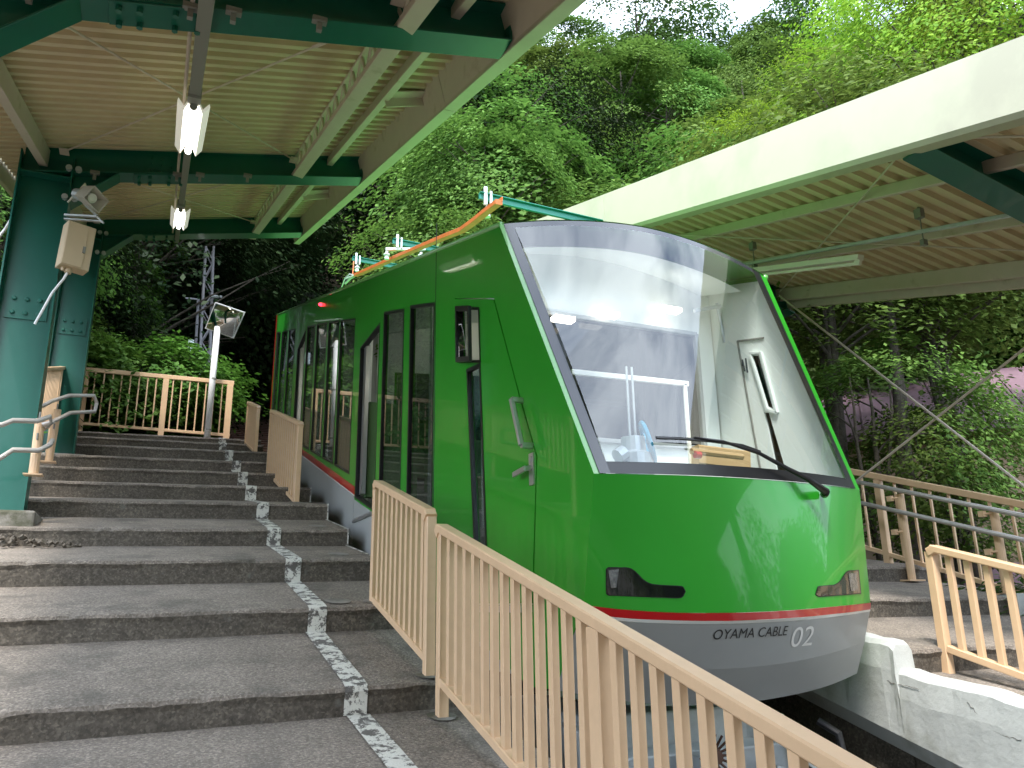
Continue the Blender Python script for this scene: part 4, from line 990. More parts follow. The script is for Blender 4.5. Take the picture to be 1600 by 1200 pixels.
for k in range(9): b.bb((XL+.06, yp+k*1.02, bz(yp+k*1.02)-.1), (XR-.06, yp+(k+1)*1.02, bz(yp+k*1.02)+.22))
b.build('saloon_floor', m_intg, car)
# partition behind the driver with a window
def onp(p): q = on(p, 1, yp); return (q.x, q.z)
arch = [(q.x, q.z+TS*(yp-q.y)-.14) for q in WT[1:-1]]
base = [(XR-.06, bz(yp)), (XL+.06, bz(yp))]
arch[0] = (XL+.06, arch[0][1]); arch[-1] = (XR-.06, arch[-1][1])
hole = [onp(p) for p in ((880,560),(1132,532),(1160,700),(905,712))]
ha, hb = onp((1134,600))[0], onp((1140,532))[1]
ha = min(ha, 3.58)
hole = [(2.15, onp((1140,705))[1]), (ha, onp((1140,705))[1]), (ha, hb), (2.2, hb)]
loops = [[V(x, z, 0) for x, z in arch+base], [V(x, z, 0) for x, z in hole]]
tr_ = tessellate_polygon(loops); flat = [p for l in loops for p in l]
b = MB(); b.add([(p.x, yp, p.y) for p in flat], tr_); pw = b.build('partition', m_int, car)
b = MB(); hh = [V(x, yp-.01, z) for x, z in hole]
for k in range(4): b.bar(hh[k], hh[(k+1) % 4], .03, .05, V(0,1,0))
b.build('partition_frame', m_intg, pw)
b = MB(); b.add([q+V(0,.012,0) for q in hh], [(0,1,2,3)]); b.build('pane', m_glassp, pw)
def cab(p, y): return on(p, 1, y)
b = MB(); b.bar(cab((1085,712), 4.25), cab((1165,722), 4.2), .12, .13, c=.01); b.build('desk', m_wood, car)
b = MB(); b.tube([cab((1080,705), 4.0), cab((1160,714), 4.0)], .02, 8); b.build('desk_bar', m_wood, car)
b = MB(); q = cab((1092,711), 3.98); b.tube([q-V(.03,0,0), q+V(.01,0,0)], .022, 10); b.build('knob', m_red, car)
b = MB(); q = cab((990,706), 4.2); b.tube([q-V(0,0,.4), q-V(0,0,.02), q+V(0,0,.0), q+V(0,0,.09)], [.12,.12,.08,.075], 16); b.tube([q+V(.02,0,.08), q+V(.02,0,.55)], .008, 6); b.tube([q+V(-.02,0,.08), q+V(-.02,0,.55)], .008, 6)
b.tube([q+V(-.15,-.05,-.05), q+V(-.1,-.05,-.02)], .05, 10); b.build('control_stand', m_galv, car)
b = MB(); q = cab((1012,692), 4.18); ns = 28; ax = V(.8,-.45,.25).normalized(); e1 = ax.orthogonal().normalized(); e2 = ax.cross(e1); 
b.tube([q+(e1*math.cos(t_)+e2*math.sin(t_))*.13 for t_ in [2*math.pi*k/ns for k in range(ns+1)]], .016, 8, cap=False)
for k in range(3): t_ = k*2.1; b.tube([q, q+(e1*math.cos(t_)+e2*math.sin(t_))*.13], .009, 6)
b.build('hand_wheel', m_blue, car)
b = MB(); b.bar(cab((893,581), 4.3), cab((1075,600), 4.3), .02, .035, c=.003); b.bar(cab((1070,600), 4.3), cab((1079,725), 4.3), .02, .025, c=.003); b.build('guard_rail', m_refl, car)
b = MB(); b.tube([cab((1085,486), 4.45), cab((1125,478), 4.45)], .014, 8); b.tube([cab((1120,474),4.5), cab((1132,535),4.5)], .012, 8); b.build('blind_bar', m_galv, car)
for p, w_ in (((880,499), .15), ((950,492), .15), ((1045,484), .18)):
    b = MB(); q = on(p, 1, 4.5); b.box(q, (w_, .07, .03)); b.build('ceiling_lamp', m_lit, car)
# saloon: poles, seats
for (x, y) in ((2.1, 6.3), (2.15, 8.6), (2.1, 10.6), (2.9, 7.1), (2.9, 9.4)):
    b = MB(); b.tube([(x, y, bz(y)+.1), (x, y, bz(y)+2.3)], .018, 8); b.build('grab_pole', m_wpaint, car)
for k in range(5):
    b = MB(); y = 5.6+k*1.8; b.bar((2.75, y, WT[12].z+TS*(y-WT[12].y)-.15), (2.75, y+.9, WT[12].z+TS*(y+.9-WT[12].y)-.15), .14, .03); b.build('ceiling_lamp', m_lit, car)
for k in range(5):
    y = 6.3+k*1.4
    b = MB(); b.bb((XR-.65, y, bz(y)+.15), (XR-.08, y+.5, bz(y)+.62)); b.bb((XR-.65, y+.5, bz(y)+.15), (XR-.08, y+.6, bz(y)+1.05)); b.build('seat', mat('seat_cloth', (.1,.2,.08), .8) if k == 0 else bpy.data.materials['seat_cloth'], car, bevel=.03)
b = MB(); b.bb((XL+.09, way1[0][0]-.1, way1[3][1]), (XL+.6, way1[0][0]+.02, way1[3][1]+.95)); b.build('screen_panel', bpy.data.materials['seat_cloth'], car)
# wiper
b = MB(); pts = [(1025,684),(1060,685),(1110,689),(1160,696),(1188,706)]
def wsp(p, o=.03):
    r = ray(p); best = None
    lo, hi = 1.5, 8.0
    for _ in range(40):
        s_ = (lo+hi)/2; q = r*s_; u = (q.x-XL)/(XR-XL); u = min(1, max(0, u)); a_, c_ = rat(WT, u), rat(WB, u); v = (q.z-a_.z)/(c_.z-a_.z)
        yy = a_.y+(c_.y-a_.y)*v-.03*math.sin(math.pi*max(0, min(1, v)))-o
        if q.y < yy: lo = s_
        else: hi = s_
    return r*lo
wq = [wsp(p) for p in pts]
wi = MB(); 
for a_, c_ in zip(wq[:-1], wq[1:]): wi.bar(a_, c_, .016, .01, V(0,-.9,.4))
wo = wi.build('wiper_blade', m_black, car)
b = MB(); arm_ = [wsp(p, .055) for p in ((1085,684),(1130,690),(1186,708),(1230,732),(1262,748))]+[wsp((1290,768), .06)]
b.tube(arm_, [.007,.008,.01,.012,.015,.02], 8); b.tube([wsp((1290,768), .06), wsp((1288,772), .0)], .022, 10); b.build('wiper_arm', m_black, car, smooth=True)
# headlights on the front panel
def fp(p, RA, RB, o=0):
    r = ray(p); lo, hi = 1.2, 8.0
    for _ in range(40):
        s_ = (lo+hi)/2; q = r*s_; u = min(1, max(0, (q.x-XL)/(XR-XL))); a_, c_ = rat(RA, u), rat(RB, u); v = (q.z-a_.z)/(c_.z-a_.z)
        yy = a_.y+(c_.y-a_.y)*v-o
        if q.y < yy: lo = s_
        else: hi = s_
    return r*lo
def blob(name, m, px, RA, RB, o, parent, back=.02):
    b = MB(); x0 = min(p[0] for p in px)+.05; x1 = max(p[0] for p in px)-.05; n = max(3, int((x1-x0)/3.5)); cols = []; np_ = len(px)
    for i in range(n+1):
        x = x0+(x1-x0)*i/n; ys = []
        for k in range(np_):
            (ax, ay), (bx, by) = px[k], px[(k+1) % np_]
            if (ax-x)*(bx-x) <= 0 and ax != bx: ys.append(ay+(by-ay)*(x-ax)/(bx-ax))
        cols.append((x, min(ys), max(ys)))
    m_ = 3; vs = []
    for x, ya, yb in cols:
        vs.append(fp((x, ya), RA, RB, -.01))
        for j in range(m_+1): vs.append(fp((x, ya+(yb-ya)*j/m_), RA, RB, o))
        vs.append(fp((x, yb), RA, RB, -.01))
    w_ = m_+3
    b.add(vs, [(i*w_+j, i*w_+j+1, (i+1)*w_+j+1, (i+1)*w_+j) for i in range(n) for j in range(w_-1)]+[tuple(range(w_)), tuple(range(n*w_, (n+1)*w_))]); return b.build(name, m, parent)
hl = [(947.8,889.5),(950,887.2),(980,887.4),(986,889),(990,891.5),(997,898),(1003.4,905),(1011,910.5),(1018.7,913.3),(1030,914.6),(1064.7,916.4),(1069,919),(1070.5,924),(1069,930),(1064,933.4),(1057,933.8),(950,929.4),(947.8,927)]
hr = [(1275.6,919),(1279,916.6),(1304.4,914.5),(1311,910.5),(1315.9,904.9),(1320,897),(1325.5,892.2),(1342.7,891.5),(1344.7,926.7),(1279.4,931.7),(1275,928.5)]
def grow(px, d):
    return inset(px, -d)
m_lensb = mat('headlight_brown', (.05,.045,.035), .12, coat=1)
for px, ls_, mm in ((hl, ((951,891),(967,889.5),(965,918),(951.5,919)), m_lens), (hr, ((1326,896),(1340,895),(1341.5,922),(1327,924)), m_lensb)):
    rimo = blob('headlight', m_greenl if False else m_black, grow(px, 1.2), ST and WB, ST, .002, car)
    hd = blob('headlight_cover', mm, px, WB, ST, .0045, rimo)
    blob('lamp_cluster', mat('lamp_cluster_chrome', (.35,.37,.4), .2, metal=.8, var=.6, vscale=45) if 'lamp_cluster_chrome' not in bpy.data.materials else bpy.data.materials['lamp_cluster_chrome'], ls_, WB, ST, .0075, rimo)
# lettering on the skirt
def lettering(txt, p0, p1, hpx, m, name, font_shear=.25, sx=1):
    cu = bpy.data.curves.new('t', 'FONT'); cu.body = txt; cu.shear = font_shear; cu.resolution_u = 4; o = bpy.data.objects.new('t', cu); COL.objects.link(o)
    dg = bpy.context.evaluated_depsgraph_get(); me = bpy.data.meshes.new_from_object(o.evaluated_get(dg)); bpy.data.objects.remove(o)
    xs_ = [v.co.x for v in me.vertices]; ys_ = [v.co.y for v in me.vertices]; x0, x1 = min(xs_), max(xs_); yA, yB = min(ys_), max(ys_)
    a_ = fp(p0, SW, SK1, 0); c_ = fp(p1, SW, SK1, 0); du = (c_-a_)
    hgt = (fp((p0[0], p0[1]-hpx), SW, SK1, 0)-a_)
    nn = hgt.cross(du).normalized(); 
    if nn.y > 0: nn = -nn
    b = MB(); vs = []
    for v in me.vertices:
        q = a_+du*((v.co.x-x0)/(x1-x0))+hgt*((v.co.y-yA)/(yB-yA))
        u = (q.x-XL)/(XR-XL); ra, rb_ = rat(SW, u), rat(SK1, u); t_ = (q.z-ra.z)/(rb_.z-ra.z); q.y = ra.y+(rb_.y-ra.y)*t_-.0035
        vs.append(q)
    b.add(vs, [tuple(p.vertices) for p in me.polygons]); return b.build(name, m, car)
m_ink = mat('letter_dark', (.03,.03,.03), .5)
lettering('OYAMA CABLE', (1114,999.5), (1231,992.5), 15.5, m_ink, 'lettering', .3)
lettering('02', (1235.5,1011.5), (1270.5,1008), 31, m_white, 'number', .3)
# running gear below
b = MB(); cx = 2.8
b.bb((2.15,3.75,-.95), (3.4,4.0,-.72)); b.bb((2.2,4.0,-.75), (3.35,5.2,-.55)); b.bb((2.1,3.9,-1.15), (2.3,4.6,-.6)); b.bb((3.25,3.9,-1.1), (3.45,4.6,-.6)); b.build('bogie_frame', m_galv, car, bevel=.012)
b = MB(); b.bar((2.3,3.72,-.9), (2.3,3.72,-1.35), .1, .1, V(0,1,0)); b.build('jack', m_galv, car); b = MB(); b.bb((2.62,3.6,-1.2), (2.86,3.75,-.72)); b.build('equipment_box', m_galv, car, bevel=.01)
b = MB(); b.bar((3.1,3.65,-.82), (3.6,3.5,-.98), .14, .05); b.bar((3.3,3.7,-.7),(3.62,2.9,-1.2),.02,.12); b.build('guard_plate', m_galv, car)
b = MB(); b.tube([(3.5,3.7,-.62),(3.56,3.62,-.68),(3.56,3.6,-.78),(3.5,3.62,-.86)], .022, 8); b.build('hose', m_black, car)
b = MB(); b.tube([V(2.62,3.55,-.70), V(2.62,3.50,-.705), V(2.62,3.45,-.70)], [.03,.055,.03], 14)
for k in range(16): t_ = k*math.pi/8; b.tube([(2.62,3.5,-.70), (2.62+.1*math.cos(t_),3.46,-.70+.1*math.sin(t_))], .006, 4)
b.build('rail_brush', m_rust, car)
b = MB(); b.bb((2.55,3.52,-1.05), (2.7,3.62,-.80)); b.tube([(2.62,3.5,-.82),(2.62,3.5,-1.12)], .03, 10); b.build('brush_holder', m_galv, car)
for x in (2.25, 3.4):
    for y in (4.3, 5.6):
        b = MB(); z = TS*y-2.45+.3; b.tube([(x-.06,y,z), (x+.06,y,z)], .3, 24); b.build('wheel', m_rust, car)
b = MB()
for x in (2.2, 3.4): b.bar((x,3.9,bz(3.9)-.02), (x,yr,bz(yr)-.02), .12, .2)
b.build('underframe', m_duct, car)
b = MB(); b.add([(XL+.01, f3[0]+.25, bz(f3[0]+.25)-.0), (XR-.01, f3[0]+.25, bz(f3[0]+.25)), (XR-.01, yr, bz(yr)), (XL+.01, yr, bz(yr))], [(0,1,2,3)]); b.build('floor_pan', m_duct, car)
# ------------------------------------------------------------ vegetation
def leaf_quads(rng, P, Nn, size, asp=.55):
    """one diamond leaf per point: P positions (n,3), Nn normals (n,3)"""
    n = len(P); t = rng.normal(size=(n, 3)); t -= (t*Nn).sum(1)[:, None]*Nn; t /= np.linalg.norm(t, axis=1)[:, None]+1e-9
    s_ = np.cross(Nn, t); L_ = (size*rng.uniform(.65, 1.35, n))[:, None]; W_ = L_*asp*.5
    v = np.empty((n, 4, 3)); v[:, 0] = P-t*L_*.5; v[:, 1] = P+s_*W_+t*L_*.08; v[:, 2] = P+t*L_*.5-Nn*L_*.12; v[:, 3] = P-s_*W_+t*L_*.08
    return v.reshape(-1, 3)
def quad_mesh(name, v, m):
    n = len(v)//4; me = bpy.data.meshes.new(name); me.vertices.add(len(v)); me.vertices.foreach_set('co', v.astype(np.float32).ravel())
    me.loops.add(n*4); me.loops.foreach_set('vertex_index', np.arange(n*4, dtype=np.int32)); me.polygons.add(n)
    me.polygons.foreach_set('loop_start', np.arange(0, n*4, 4, dtype=np.int32)); me.polygons.foreach_set('loop_total', np.full(n, 4, dtype=np.int32))
    me.materials.append(m); me.update(calc_edges=True); return me
def pad_points(rng, c, r, nrm, n, thick=.18, droop=.35):
    a = rng.uniform(0, 2*np.pi, n); rho = np.sqrt(rng.uniform(0, 1, n))*r*(1+.25*np.sin(3*a+rng.uniform(0, 6))+.15*np.sin(7*a+rng.uniform(0, 6)))
    nrm = nrm/np.linalg.norm(nrm); e1 = np.cross(nrm, [.3, .9, .1]); e1 /= np.linalg.norm(e1); e2 = np.cross(nrm, e1)
    P = c+np.outer(rho*np.cos(a), e1)+np.outer(rho*np.sin(a), e2)+np.outer(rng.normal(0, thick*r, n), nrm)
    P[:, 2] -= droop*r*(rho/r)**2
    Nn = nrm+rng.normal(0, .3, (n, 3))+np.stack([np.cos(a)*0, a*0, a*0+.3], 1); Nn /= np.linalg.norm(Nn, axis=1)[:, None]
    return P, Nn
def make_tree(kind_, seed, H, R, npad, nleaf, leaf, m, th=.35, low=.3, padr=.34, up_=.6, multi=1, trunk_r=.13, asp=.55, droop=.35, thick=.16):
    rng = np.random.default_rng(seed); V4 = []; pads = []
    for k in range(npad):
        # points on a lobed ellipsoid shell, denser at the top and sides
        d = rng.normal(size=3); d /= np.linalg.norm(d)
        if kind_ == 'cone':
            f_ = rng.uniform(0, 1); z = H*(low+(1-low)*f_); rad = R*(1-f_)**.8*rng.uniform(.55, 1.0)+.1; a = rng.uniform(0, 2*np.pi); c = np.array([rad*np.cos(a), rad*np.sin(a), z]); o = np.array([np.cos(a), np.sin(a), .5])
            pr = padr*R*(1.25-f_*.95)
        else:
            rr = rng.uniform(.45, 1.0)**.6; zc = H*(low+(1-low)*.5); c = np.array([d[0]*R*rr, d[1]*R*rr, zc+d[2]*H*(1-low)*.5*rr]); o = np.array([d[0], d[1], max(d[2], 0)+up_]); pr = padr*R*rng.uniform(.7, 1.3)
        pads.append((c, pr)); n = int(nleaf/npad*(pr/(padr*R))**1.4)
        P, Nn = pad_points(rng, c, pr, o, max(20, n), thick, droop); V4.append(leaf_quads(rng, P, Nn, leaf, asp))
    crown = quad_mesh('crown', np.concatenate(V4), m)
    b = MB(); rnd = random.Random(seed)
    tr_ = []
    for q in range(multi):
        x = y = 0; pts = [V(rnd.uniform(-.1,.1)*q, rnd.uniform(-.1,.1)*q, -.6)]
        dx, dy = (rnd.uniform(-.16,.16), rnd.uniform(-.16,.16)) if multi > 1 else (rnd.uniform(-.05,.05),)*2
        for k in range(1, 8):
            z = H*.82*k/7; x += dx*H*.11+rnd.uniform(-.05,.05); y += dy*H*.11+rnd.uniform(-.05,.05); pts.append(V(x, y, z))
        b.tube(pts, [trunk_r*(1-.11*k)*(1 if q == 0 else .75) for k in range(8)], 8); tr_.append(pts)
    for (c, pr) in pads[:int(npad*.55)]:
        pts = rnd.choice(tr_); c = V(*c); zt = max(.15*H, c.z-rnd.uniform(.35, .6)*math.hypot(c.x, c.y)-.2); k = min(6.0, max(0, zt/(H*.82)*7)); i = int(k); s0 = pts[i].lerp(pts[min(7, i+1)], k-i)
        mid = s0.lerp(c, .5)+V(rnd.uniform(-.15,.15), rnd.uniform(-.15,.15), .12*pr)
        r0 = trunk_r*(.26 if pr > .5 else .2); b.tube([s0, s0.lerp(mid, .5)+V(0,0,.03), mid, mid.lerp(c, .55)+V(0,0,.05), c], [r0, r0*.8, r0*.55, r0*.38, r0*.15], 5, cap=False)
    me = b.build('trunk', m_bark, None, smooth=True); tm = me.data; bpy.data.objects.remove(me)
    return tm, crown
PROTO = {}
def proto(k):
    if k in PROTO: return PROTO[k]
    P_ = dict(
        maple0=lambda: make_tree('e', 11, 8.5, 3.4, 36, 23000,   .175, l_a, low=.25, padr=.44, thick=.1),
        maple1=lambda: make_tree('e', 12, 7.5, 3.6, 32, 22000,   .175, l_a, low=.2, padr=.46, thick=.1),
        maple2=lambda: make_tree('e', 13, 9.5, 3.2, 40, 23000,   .175, l_a, low=.25, padr=.4, thick=.1),
        yellow=lambda: make_tree('e', 14, 8.0, 2.9, 60, 34000, .09, l_b, low=.15, padr=.26, up_=.25, thick=.4),
        cedar0=lambda: make_tree('cone', 15, 12, 2.9, 130, 26000, .19, l_c, low=.1, padr=.36, asp=.4, trunk_r=.18, droop=.6, thick=.3),
        dark0=lambda: make_tree('e', 16, 7.5, 3.6, 46, 20000, .155, l_d, low=.15),
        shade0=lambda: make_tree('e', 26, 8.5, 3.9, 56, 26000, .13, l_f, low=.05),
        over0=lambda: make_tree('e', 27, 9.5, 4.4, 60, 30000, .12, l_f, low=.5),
        near0=lambda: make_tree('e', 17, 6.4, 2.5, 36, 17000, .10, l_a, low=.52, multi=3, trunk_r=.11, padr=.3),
        near1=lambda: make_tree('e', 18, 7.0, 2.5, 34, 16000, .10, l_a, low=.55, multi=2, trunk_r=.12, padr=.33),
        neard=lambda: make_tree('e', 19, 5.2, 2.2, 30, 13000, .095, l_a, low=.25, multi=3, trunk_r=.08, padr=.32),
        bush0=lambda: make_tree('e', 20, 1.5, 1.2, 30, 9000, .095, l_e, low=.0, padr=.36, trunk_r=.03, up_=.9),
        bush1=lambda: make_tree('e', 21, 1.3, 1.1, 26, 8000, .085, l_d, low=.0, padr=.38, trunk_r=.03, up_=.9),
    )
    PROTO[k] = P_[k](); return PROTO[k]
def tree(k, x, y, z, sc_, rz, label, cat='tree', group=None, name='broadleaf_tree', sz=None):
    tm, cm = proto(k); t = bpy.data.objects.new(name, None); COL.objects.link(t); t.location = (x, y, z); t.rotation_euler = (random.uniform(-.06,.06), random.uniform(-.06,.06), rz); t.scale = (sc_, sc_, sz or sc_)
    t['label'] = label; t['category'] = cat
    if group: t['group'] = group
    for nm, me in (('trunk' if cat == 'tree' else 'stem', tm), ('crown' if cat == 'tree' else 'foliage', cm)):
        o = bpy.data.objects.new(nm, me); COL.objects.link(o); o.parent = t
    return t
rnd = random.Random(21)
cnt = 0
FRONT = []
for ring_, (r0, step) in enumerate(((15.5, 3.6), (18.8, 3.7), (22.2, 3.9), (25.8, 4.1), (29.8, 4.4), (34, 4.7), (38.5, 5.0), (43.5, 5.3), (49, 5.8), (55, 6.4))):
    a0, a1 = -34, 80
    n = int(math.radians(a1-a0)*r0/step)
    for k in range(n+1):
        az = math.radians(a0+(a1-a0)*(k+rnd.uniform(-.3, .3))/n); r_ = r0+rnd.uniform(-1.2, 1.2); x, y = r_*math.sin(az), r_*math.cos(az)
        if abs(x-2.8) < 2.9 and y < 28: continue
        if y < 16.6 and -3.2 < x < 8.3: continue
        azd = math.degrees(az)
        if azd > 46 and r_ < 24: continue      # the houses stand here
        c = rnd.random(); sc_ = rnd.uniform(.85, 1.15)
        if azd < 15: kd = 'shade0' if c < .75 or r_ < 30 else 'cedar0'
        elif r_ < 24: kd = ('maple2', 'maple0', 'maple1')[int(c*3)]
        elif r_ > 40 and c < .15: kd = 'dark0'
        elif azd > 38 and r_ > 26 and c < .16: kd = 'yellow'
        else: kd = ('maple0', 'maple1', 'maple2', 'dark0')[min(3, int(c*3.4))]
        z = ground_z(x, y)-.2
        zone = 'beyond the left stairs' if azd < -8 else 'round the tunnel mouth' if azd < 14 else 'above the rear of the car' if azd < 26 else 'between the two canopies' if azd < 39 else 'below the gap of sky' if azd < 52 else 'above the right canopy'
        band = 'at the foot of' if r_ < 24 else 'halfway up' if r_ < 37 else 'on the upper part of'
        what = {'maple': 'fresh green tree', 'dark0': 'dark green tree', 'shade': 'shade-darkened tree', 'cedar': 'dark conical cedar', 'yello': 'yellow green tree'}[kd[:5]]
        tree(kd, x, y, z, sc_, rnd.uniform(0, 6.28), what+' '+band+' the slope '+zone, group=what+'s '+band+' the slope '+zone, name='cedar_tree' if kd[0] == 'c' else 'broadleaf_tree')
        cnt += 1
# wood behind the viewer, seen in the paint, the panes and the mirror
for k in range(28):
    az = math.radians(98+135*k/27+rnd.uniform(-2, 2)); r_ = rnd.uniform(13, 22); x, y = r_*math.sin(az), r_*math.cos(az)
    if abs(x-2.8) < 3 : continue
    tree(('maple0', 'maple1', 'dark0')[k % 3], x, y, ground_z(x, y)-.3, rnd.uniform(.9, 1.3), rnd.uniform(0, 6), 'leafy tree of the wood down the valley behind the viewer', group='trees behind the viewer')
def ptree(k, p, r_, sc_, label, dz=None, sz=None, **kw):
    """plant a tree so that its foot stands below the photo point p at distance r_"""
    q = ray(p); h = math.hypot(q.x, q.y); x, y = q.x/h*r_, q.y/h*r_
    z = ground_z(x, y)-.2 if dz is None else dz
    return tree(k, x, y, z, sc_, rnd.uniform(0, 6.28), label, sz=sz, **kw)
ptree('yellow', (1490,100), 19, 1.25, 'large bright yellow green tree rising above the right end of the right canopy', dz=6.6)
ptree('yellow', (1590,80), 21, 1.2, 'bright yellow green tree at the right edge above the canopy fascia', dz=7.2)
ptree('yellow', (1290,140), 22, .75, 'small bright green tree just above the middle of the right canopy fascia', dz=9.5)
ptree('yellow', (1160,215), 22, .7, 'small yellow green tree low behind the far part of the right canopy', dz=8.2)
ptree('maple0', (760,250), 17, .62, 'small pale green maple spreading above the nearest teal arm', dz=6.3)
ptree('maple1', (690,330), 15.5, .5, 'low maple left of the nearest teal arm', dz=4.3)
ptree('dark0', (1335,60), 44, 1.5, 'tall dark rounded evergreen on the skyline right of the gap of sky', dz=25)
ptree('dark0', (1000,20), 46, 1.6, 'tall dark rounded evergreen on the skyline left of the gap of sky', dz=28)
# trees behind the right fence
for (k, px, r_, sc_, dz, lab) in (('near0', 1290, 11.5, .95, .3, 'multi stemmed maple right behind the far corner of the right canopy'), ('near1', 1390, 11.0, 1.0, .2, 'slender maple with bare grey stem behind the right fence'), ('near0', 1475, 12.2, 1.0, .2, 'leaning multi stemmed maple behind the crossing brace rods'),
        ('neard', 1345, 10.5, .7, -.3, 'dark leafy shrub tree low behind the long fence beside the car'), ('neard', 1440, 11.2, .62, -.5, 'dark leafy shrub tree below the crossing brace rods')):
    ptree(k, (px, 600), r_, sc_, lab, dz=dz)
for (k, px, r_, sc_, dz, lab) in (('dark0', 1300, 18, 1.0, 1.6, 'dark tree filling the gap under the right canopy at its far end'), ('maple1', 1420, 19, .95, 1.8, 'fresh green tree in the second row under the right canopy'), ('maple0', 1530, 20, 1.0, 2.0, 'fresh green tree above the lilac roof'), ('maple2', 1620, 18.5, 1.0, 1.6, 'fresh green tree in the second row at the right edge')):
    ptree(k, (px, 560), r_, sc_, lab, dz=dz)
# left of the stairs
for (k, x, y, z, sc_, lab) in (('near1', -3.2, 13.5, 1.5, .8, 'maple left of the two green columns'), ('near0', -4.2, 10.5, .6, .9, 'bright leafed maple at the left edge behind the nearest green column'), ('near0', -2.0, 18.3, 3.0, .78, 'maple with layered sprays beyond the top railing'),
        ('near1', -2.2, 21, 3.8, .95, 'maple behind the bushes at the top of the stairs'), ('near0', -2.3, 16.2, 2.2, .6, 'low maple between the two green columns')):
    tree(k, x, y, z, sc_, rnd.uniform(0, 6), lab)
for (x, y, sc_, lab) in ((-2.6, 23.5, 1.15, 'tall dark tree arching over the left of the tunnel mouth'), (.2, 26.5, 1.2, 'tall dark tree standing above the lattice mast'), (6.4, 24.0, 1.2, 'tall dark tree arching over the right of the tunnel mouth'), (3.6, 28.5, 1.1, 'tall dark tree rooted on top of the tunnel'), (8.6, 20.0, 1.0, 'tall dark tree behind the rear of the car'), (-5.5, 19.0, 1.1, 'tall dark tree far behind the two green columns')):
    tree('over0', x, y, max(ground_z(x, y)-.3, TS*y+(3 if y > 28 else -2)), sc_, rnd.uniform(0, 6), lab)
for (k, x, y, s_, lab) in (('bush0', -.9, 15.8, 1.0, 'bright green bush behind the left part of the top railing'), ('bush0', .1, 16.2, 1.05, 'bright green bush behind the middle post of the top railing'), ('bush0', .55, 16.1, .5, 'low bright green bush behind the mirror pole'), ('bush0', -2.0, 15.2, 1.1, 'bright green bush left of the farther green column'), ('bush1', -.3, 17.8, 1.2, 'dark green bush behind the row of bright bushes'), ('bush0', -3.0, 12.4, 1.1, 'bright green bush between the two green columns'), ('bush0', -3.3, 9.6, .9, 'bright green bush left of the nearest green column')):
    tree(k, x, y, TS*y-1.45, s_*1.25, rnd.uniform(0, 6), lab, cat='bush', name='bush')
for i, (px, r_) in enumerate(((1350, 8.9), (1400, 9.2), (1450, 9.0), (1500, 8.7), (1560, 8.6), (1600, 8.3))):
    q = ray((px, 800)); h = math.hypot(q.x, q.y); x, y = q.x/h*r_, q.y/h*r_
    tree('bush1', x, y, -1.15+.05*i, .85, i*1.3, 'dark leafed bush behind the long right railing, '+('nearest the car', 'second from the car', 'third from the car', 'fourth from the car', 'fifth from the car', 'last at the right edge')[i], cat='bush', name='bush', group='hedge bushes behind the right railing')
# loose leaf litter and low plants covering the wood floor
def ground_cover():
    rng = np.random.default_rng(5); n = 110000
    r_ = 17+36*rng.uniform(0, 1, n)**1.2; az = np.radians(rng.uniform(-34, 80, n)); x = r_*np.sin(az); y = r_*np.cos(az)
    keep = ~((np.abs(x-2.8) < 2.6) & (y < 33)); x, y = x[keep], y[keep]
    z = np.array([ground_z(a, c) for a, c in zip(x, y)])+rng.uniform(0, .7, len(x)); Nn = rng.normal(0, .5, (len(x), 3))+[0,0,1]; Nn /= np.linalg.norm(Nn, axis=1)[:, None]
    o = bpy.data.objects.new('undergrowth', quad_mesh('undergrowth', leaf_quads(rng, np.stack([x, y, z], 1), Nn, .24, .6), l_a)); COL.objects.link(o); o['kind'] = 'stuff'
ground_cover()

# ------------------------------------------------------------ tunnel portal and houses
def portal():
    t = thing('tunnel_portal', (2.8, 30, 7), 'dark mossy concrete tunnel mouth where the track enters the hillside', 'tunnel')
    y = 26.5; zb = TS*y-1.7; b = MB(); n = 16; cx = 2.78; w_ = 1.12; hh = 3.0
    arc = [(cx-w_, zb)]+[(cx-w_*math.cos(math.pi*k/n), zb+hh+w_*.95*math.sin(math.pi*k/n)) for k in range(n+1)]+[(cx+w_, zb)]
    outer_ = [(cx-3.6, zb), (cx-3.2, zb+4.7), (cx+3.2, zb+4.7), (cx+3.2, zb)]
    loops = [[V(x, z, 0) for x, z in [outer_[0], outer_[1], outer_[2], outer_[3]]+list(reversed(arc))]]
    tr_ = tessellate_polygon(loops); fl = loops[0]; b.add([(p.x, y, p.y) for p in fl], tr_); b.build('headwall', m_port, t)
    b = MB(); m_ = len(arc); b.add([(x, y, z) for x, z in arc]+[(x, y+8, z+TS*8) for x, z in arc], [(i, i+1, m_+i+1, m_+i) for i in range(m_-1)]+[tuple(range(m_, 2*m_))]); b.build('tunnel_lining', m_dark, t)
    b = MB()
    for i in range(1, m_-2):
        pass
    b.tube([(x, y-.03, z) for x, z in arc], .09, 6); b.build('arch_ring', m_port, t)
m_port = mat('portal_concrete', (.035,.038,.03), .95, var=.4, vscale=3, bump=.03, bscale=6, dirt=(.02,.035,.015), dscale=1.5, dlo=.45, dhi=.6)
portal()
for (x, s_, h) in ((.95, 1, 2.4), (4.7, 1, 2.6)):
    b = MB(); rr = random.Random(int(x*10))
    for k in range(11):
        y0 = 16.8+k*.95; z0 = TS*y0-2.0
        for j in range(3): b.box((x+rr.uniform(-.04,.04), y0+.47, z0+j*.62+.3+rr.uniform(-.03,.03)), (.4, .9, .58), R=[V(1,0,0), S, V(1,0,0).cross(S)])
    o = b.build('retaining_wall', m_port, bevel=.03); tag(o, 'mossy dark block wall holding the bank on the %s side of the upper track' % ('left' if x < 2 else 'right'), 'wall')
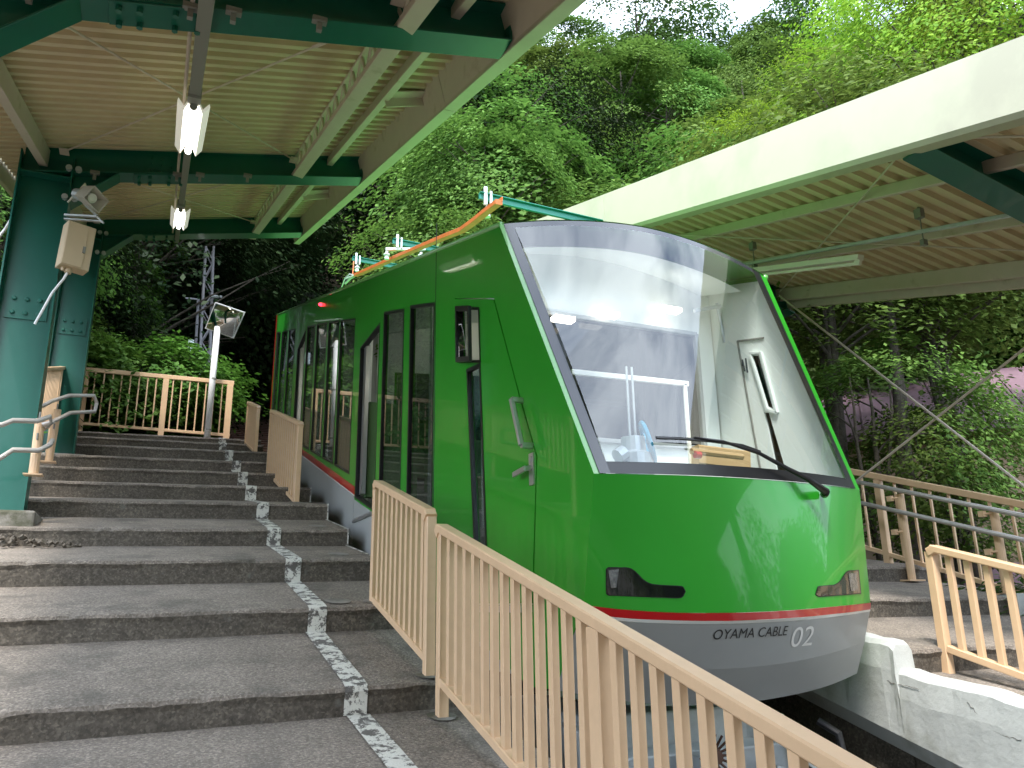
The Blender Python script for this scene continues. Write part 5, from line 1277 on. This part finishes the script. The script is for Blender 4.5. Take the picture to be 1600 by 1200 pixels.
def house(cx, cy, zb, wx, wy, hw, rot, pitch, lab, tiles=True):
    t = thing('house', (cx, cy, zb), lab, 'house'); c, s_ = math.cos(rot), math.sin(rot); ex = V(c, s_, 0); ey = V(-s_, c, 0); o = V(cx, cy, zb)
    P = lambda a, b_, z: o+ex*a+ey*b_+V(0,0,z)
    b = MB(); b.box(P(0,0,hw/2-1), (wx, wy, hw+2), R=[ex, ey, V(0,0,1)]); rr = wy/2*pitch
    b.add([P(-wx/2,-wy/2,hw), P(-wx/2,wy/2,hw), P(-wx/2,0,hw+rr), P(wx/2,-wy/2,hw), P(wx/2,wy/2,hw), P(wx/2,0,hw+rr)], [(0,1,2),(3,5,4)]); b.build('wall', m_wall1, t)
    b0 = MB(); ov = .5
    rf = MB()
    for sg in (-1, 1):
        a_ = P(-wx/2-ov, sg*(wy/2+ov), hw-ov*pitch); c_ = P(wx/2+ov, sg*(wy/2+ov), hw-ov*pitch); d = P(wx/2+ov, 0, hw+rr); e = P(-wx/2-ov, 0, hw+rr); u = V(0,0,.06)
        rf.add([a_, c_, d, e, a_+u, c_+u, d+u, e+u], [(0,1,2,3),(7,6,5,4),(0,4,5,1),(1,5,6,2),(2,6,7,3),(3,7,4,0)])
    roof = rf.build('roof', m_lilac, t)
    # tiles on the visible side: lengths of roof sheet with a raised seam
    sg = -1; nn = 9; L_ = wx+2*ov; m_ = max(6, int(L_/.55)); st = math.hypot(wy/2+ov, rr+ov*pitch)
    first = None; dv = (P(0,0,hw+rr)-P(0,sg*(wy/2+ov),hw-ov*pitch)); 
    for i in range(m_):
        for j in range(nn):
            f_ = (j+.5)/nn; ctr = P(-L_/2+(i+.5)*L_/m_, 0, 0)-P(0,0,0)+P(0, sg*(wy/2+ov), hw-ov*pitch)+dv*f_+V(0,0,.085+.004*((i*7+j*3) % 5))
            if first is None:
                dn = dv.normalized(); nz = ex.cross(dn); b = MB(); b.box(ctr, (L_/m_*.96, st/nn*1.02, .025), R=[ex, (dn+nz*.04).normalized(), nz]); first = b.build('roof_tile', m_lilac, roof); c0 = ctr
            else: share(first, 'roof_tile', ctr-c0, roof)
    b = MB(); b.box(P(.6,-wy/2-.02,hw*.55), (1.3,.06,.9), R=[ex,ey,V(0,0,1)]); wn = b.build('window', m_duct, t)
    b = MB(); b.box(P(.6,-wy/2-.055,hw*.55), (1.15,.01,.75), R=[ex,ey,V(0,0,1)]); b.build('pane', m_glassp, wn)
q = ray((1560, 640)); h = math.hypot(q.x, q.y)
house(q.x/h*16.2, q.y/h*16.2, .9, 9, 5, 1.7, math.radians(-48), .5, 'ochre walled house with a lilac tiled roof half hidden by trees at the right edge')
q = ray((1440, 800)); h = math.hypot(q.x, q.y)
house(q.x/h*13.0, q.y/h*13.0, -1.6, 6.5, 4, .9, math.radians(-52), .55, 'low outbuilding with a lilac tiled roof seen through the right railing')
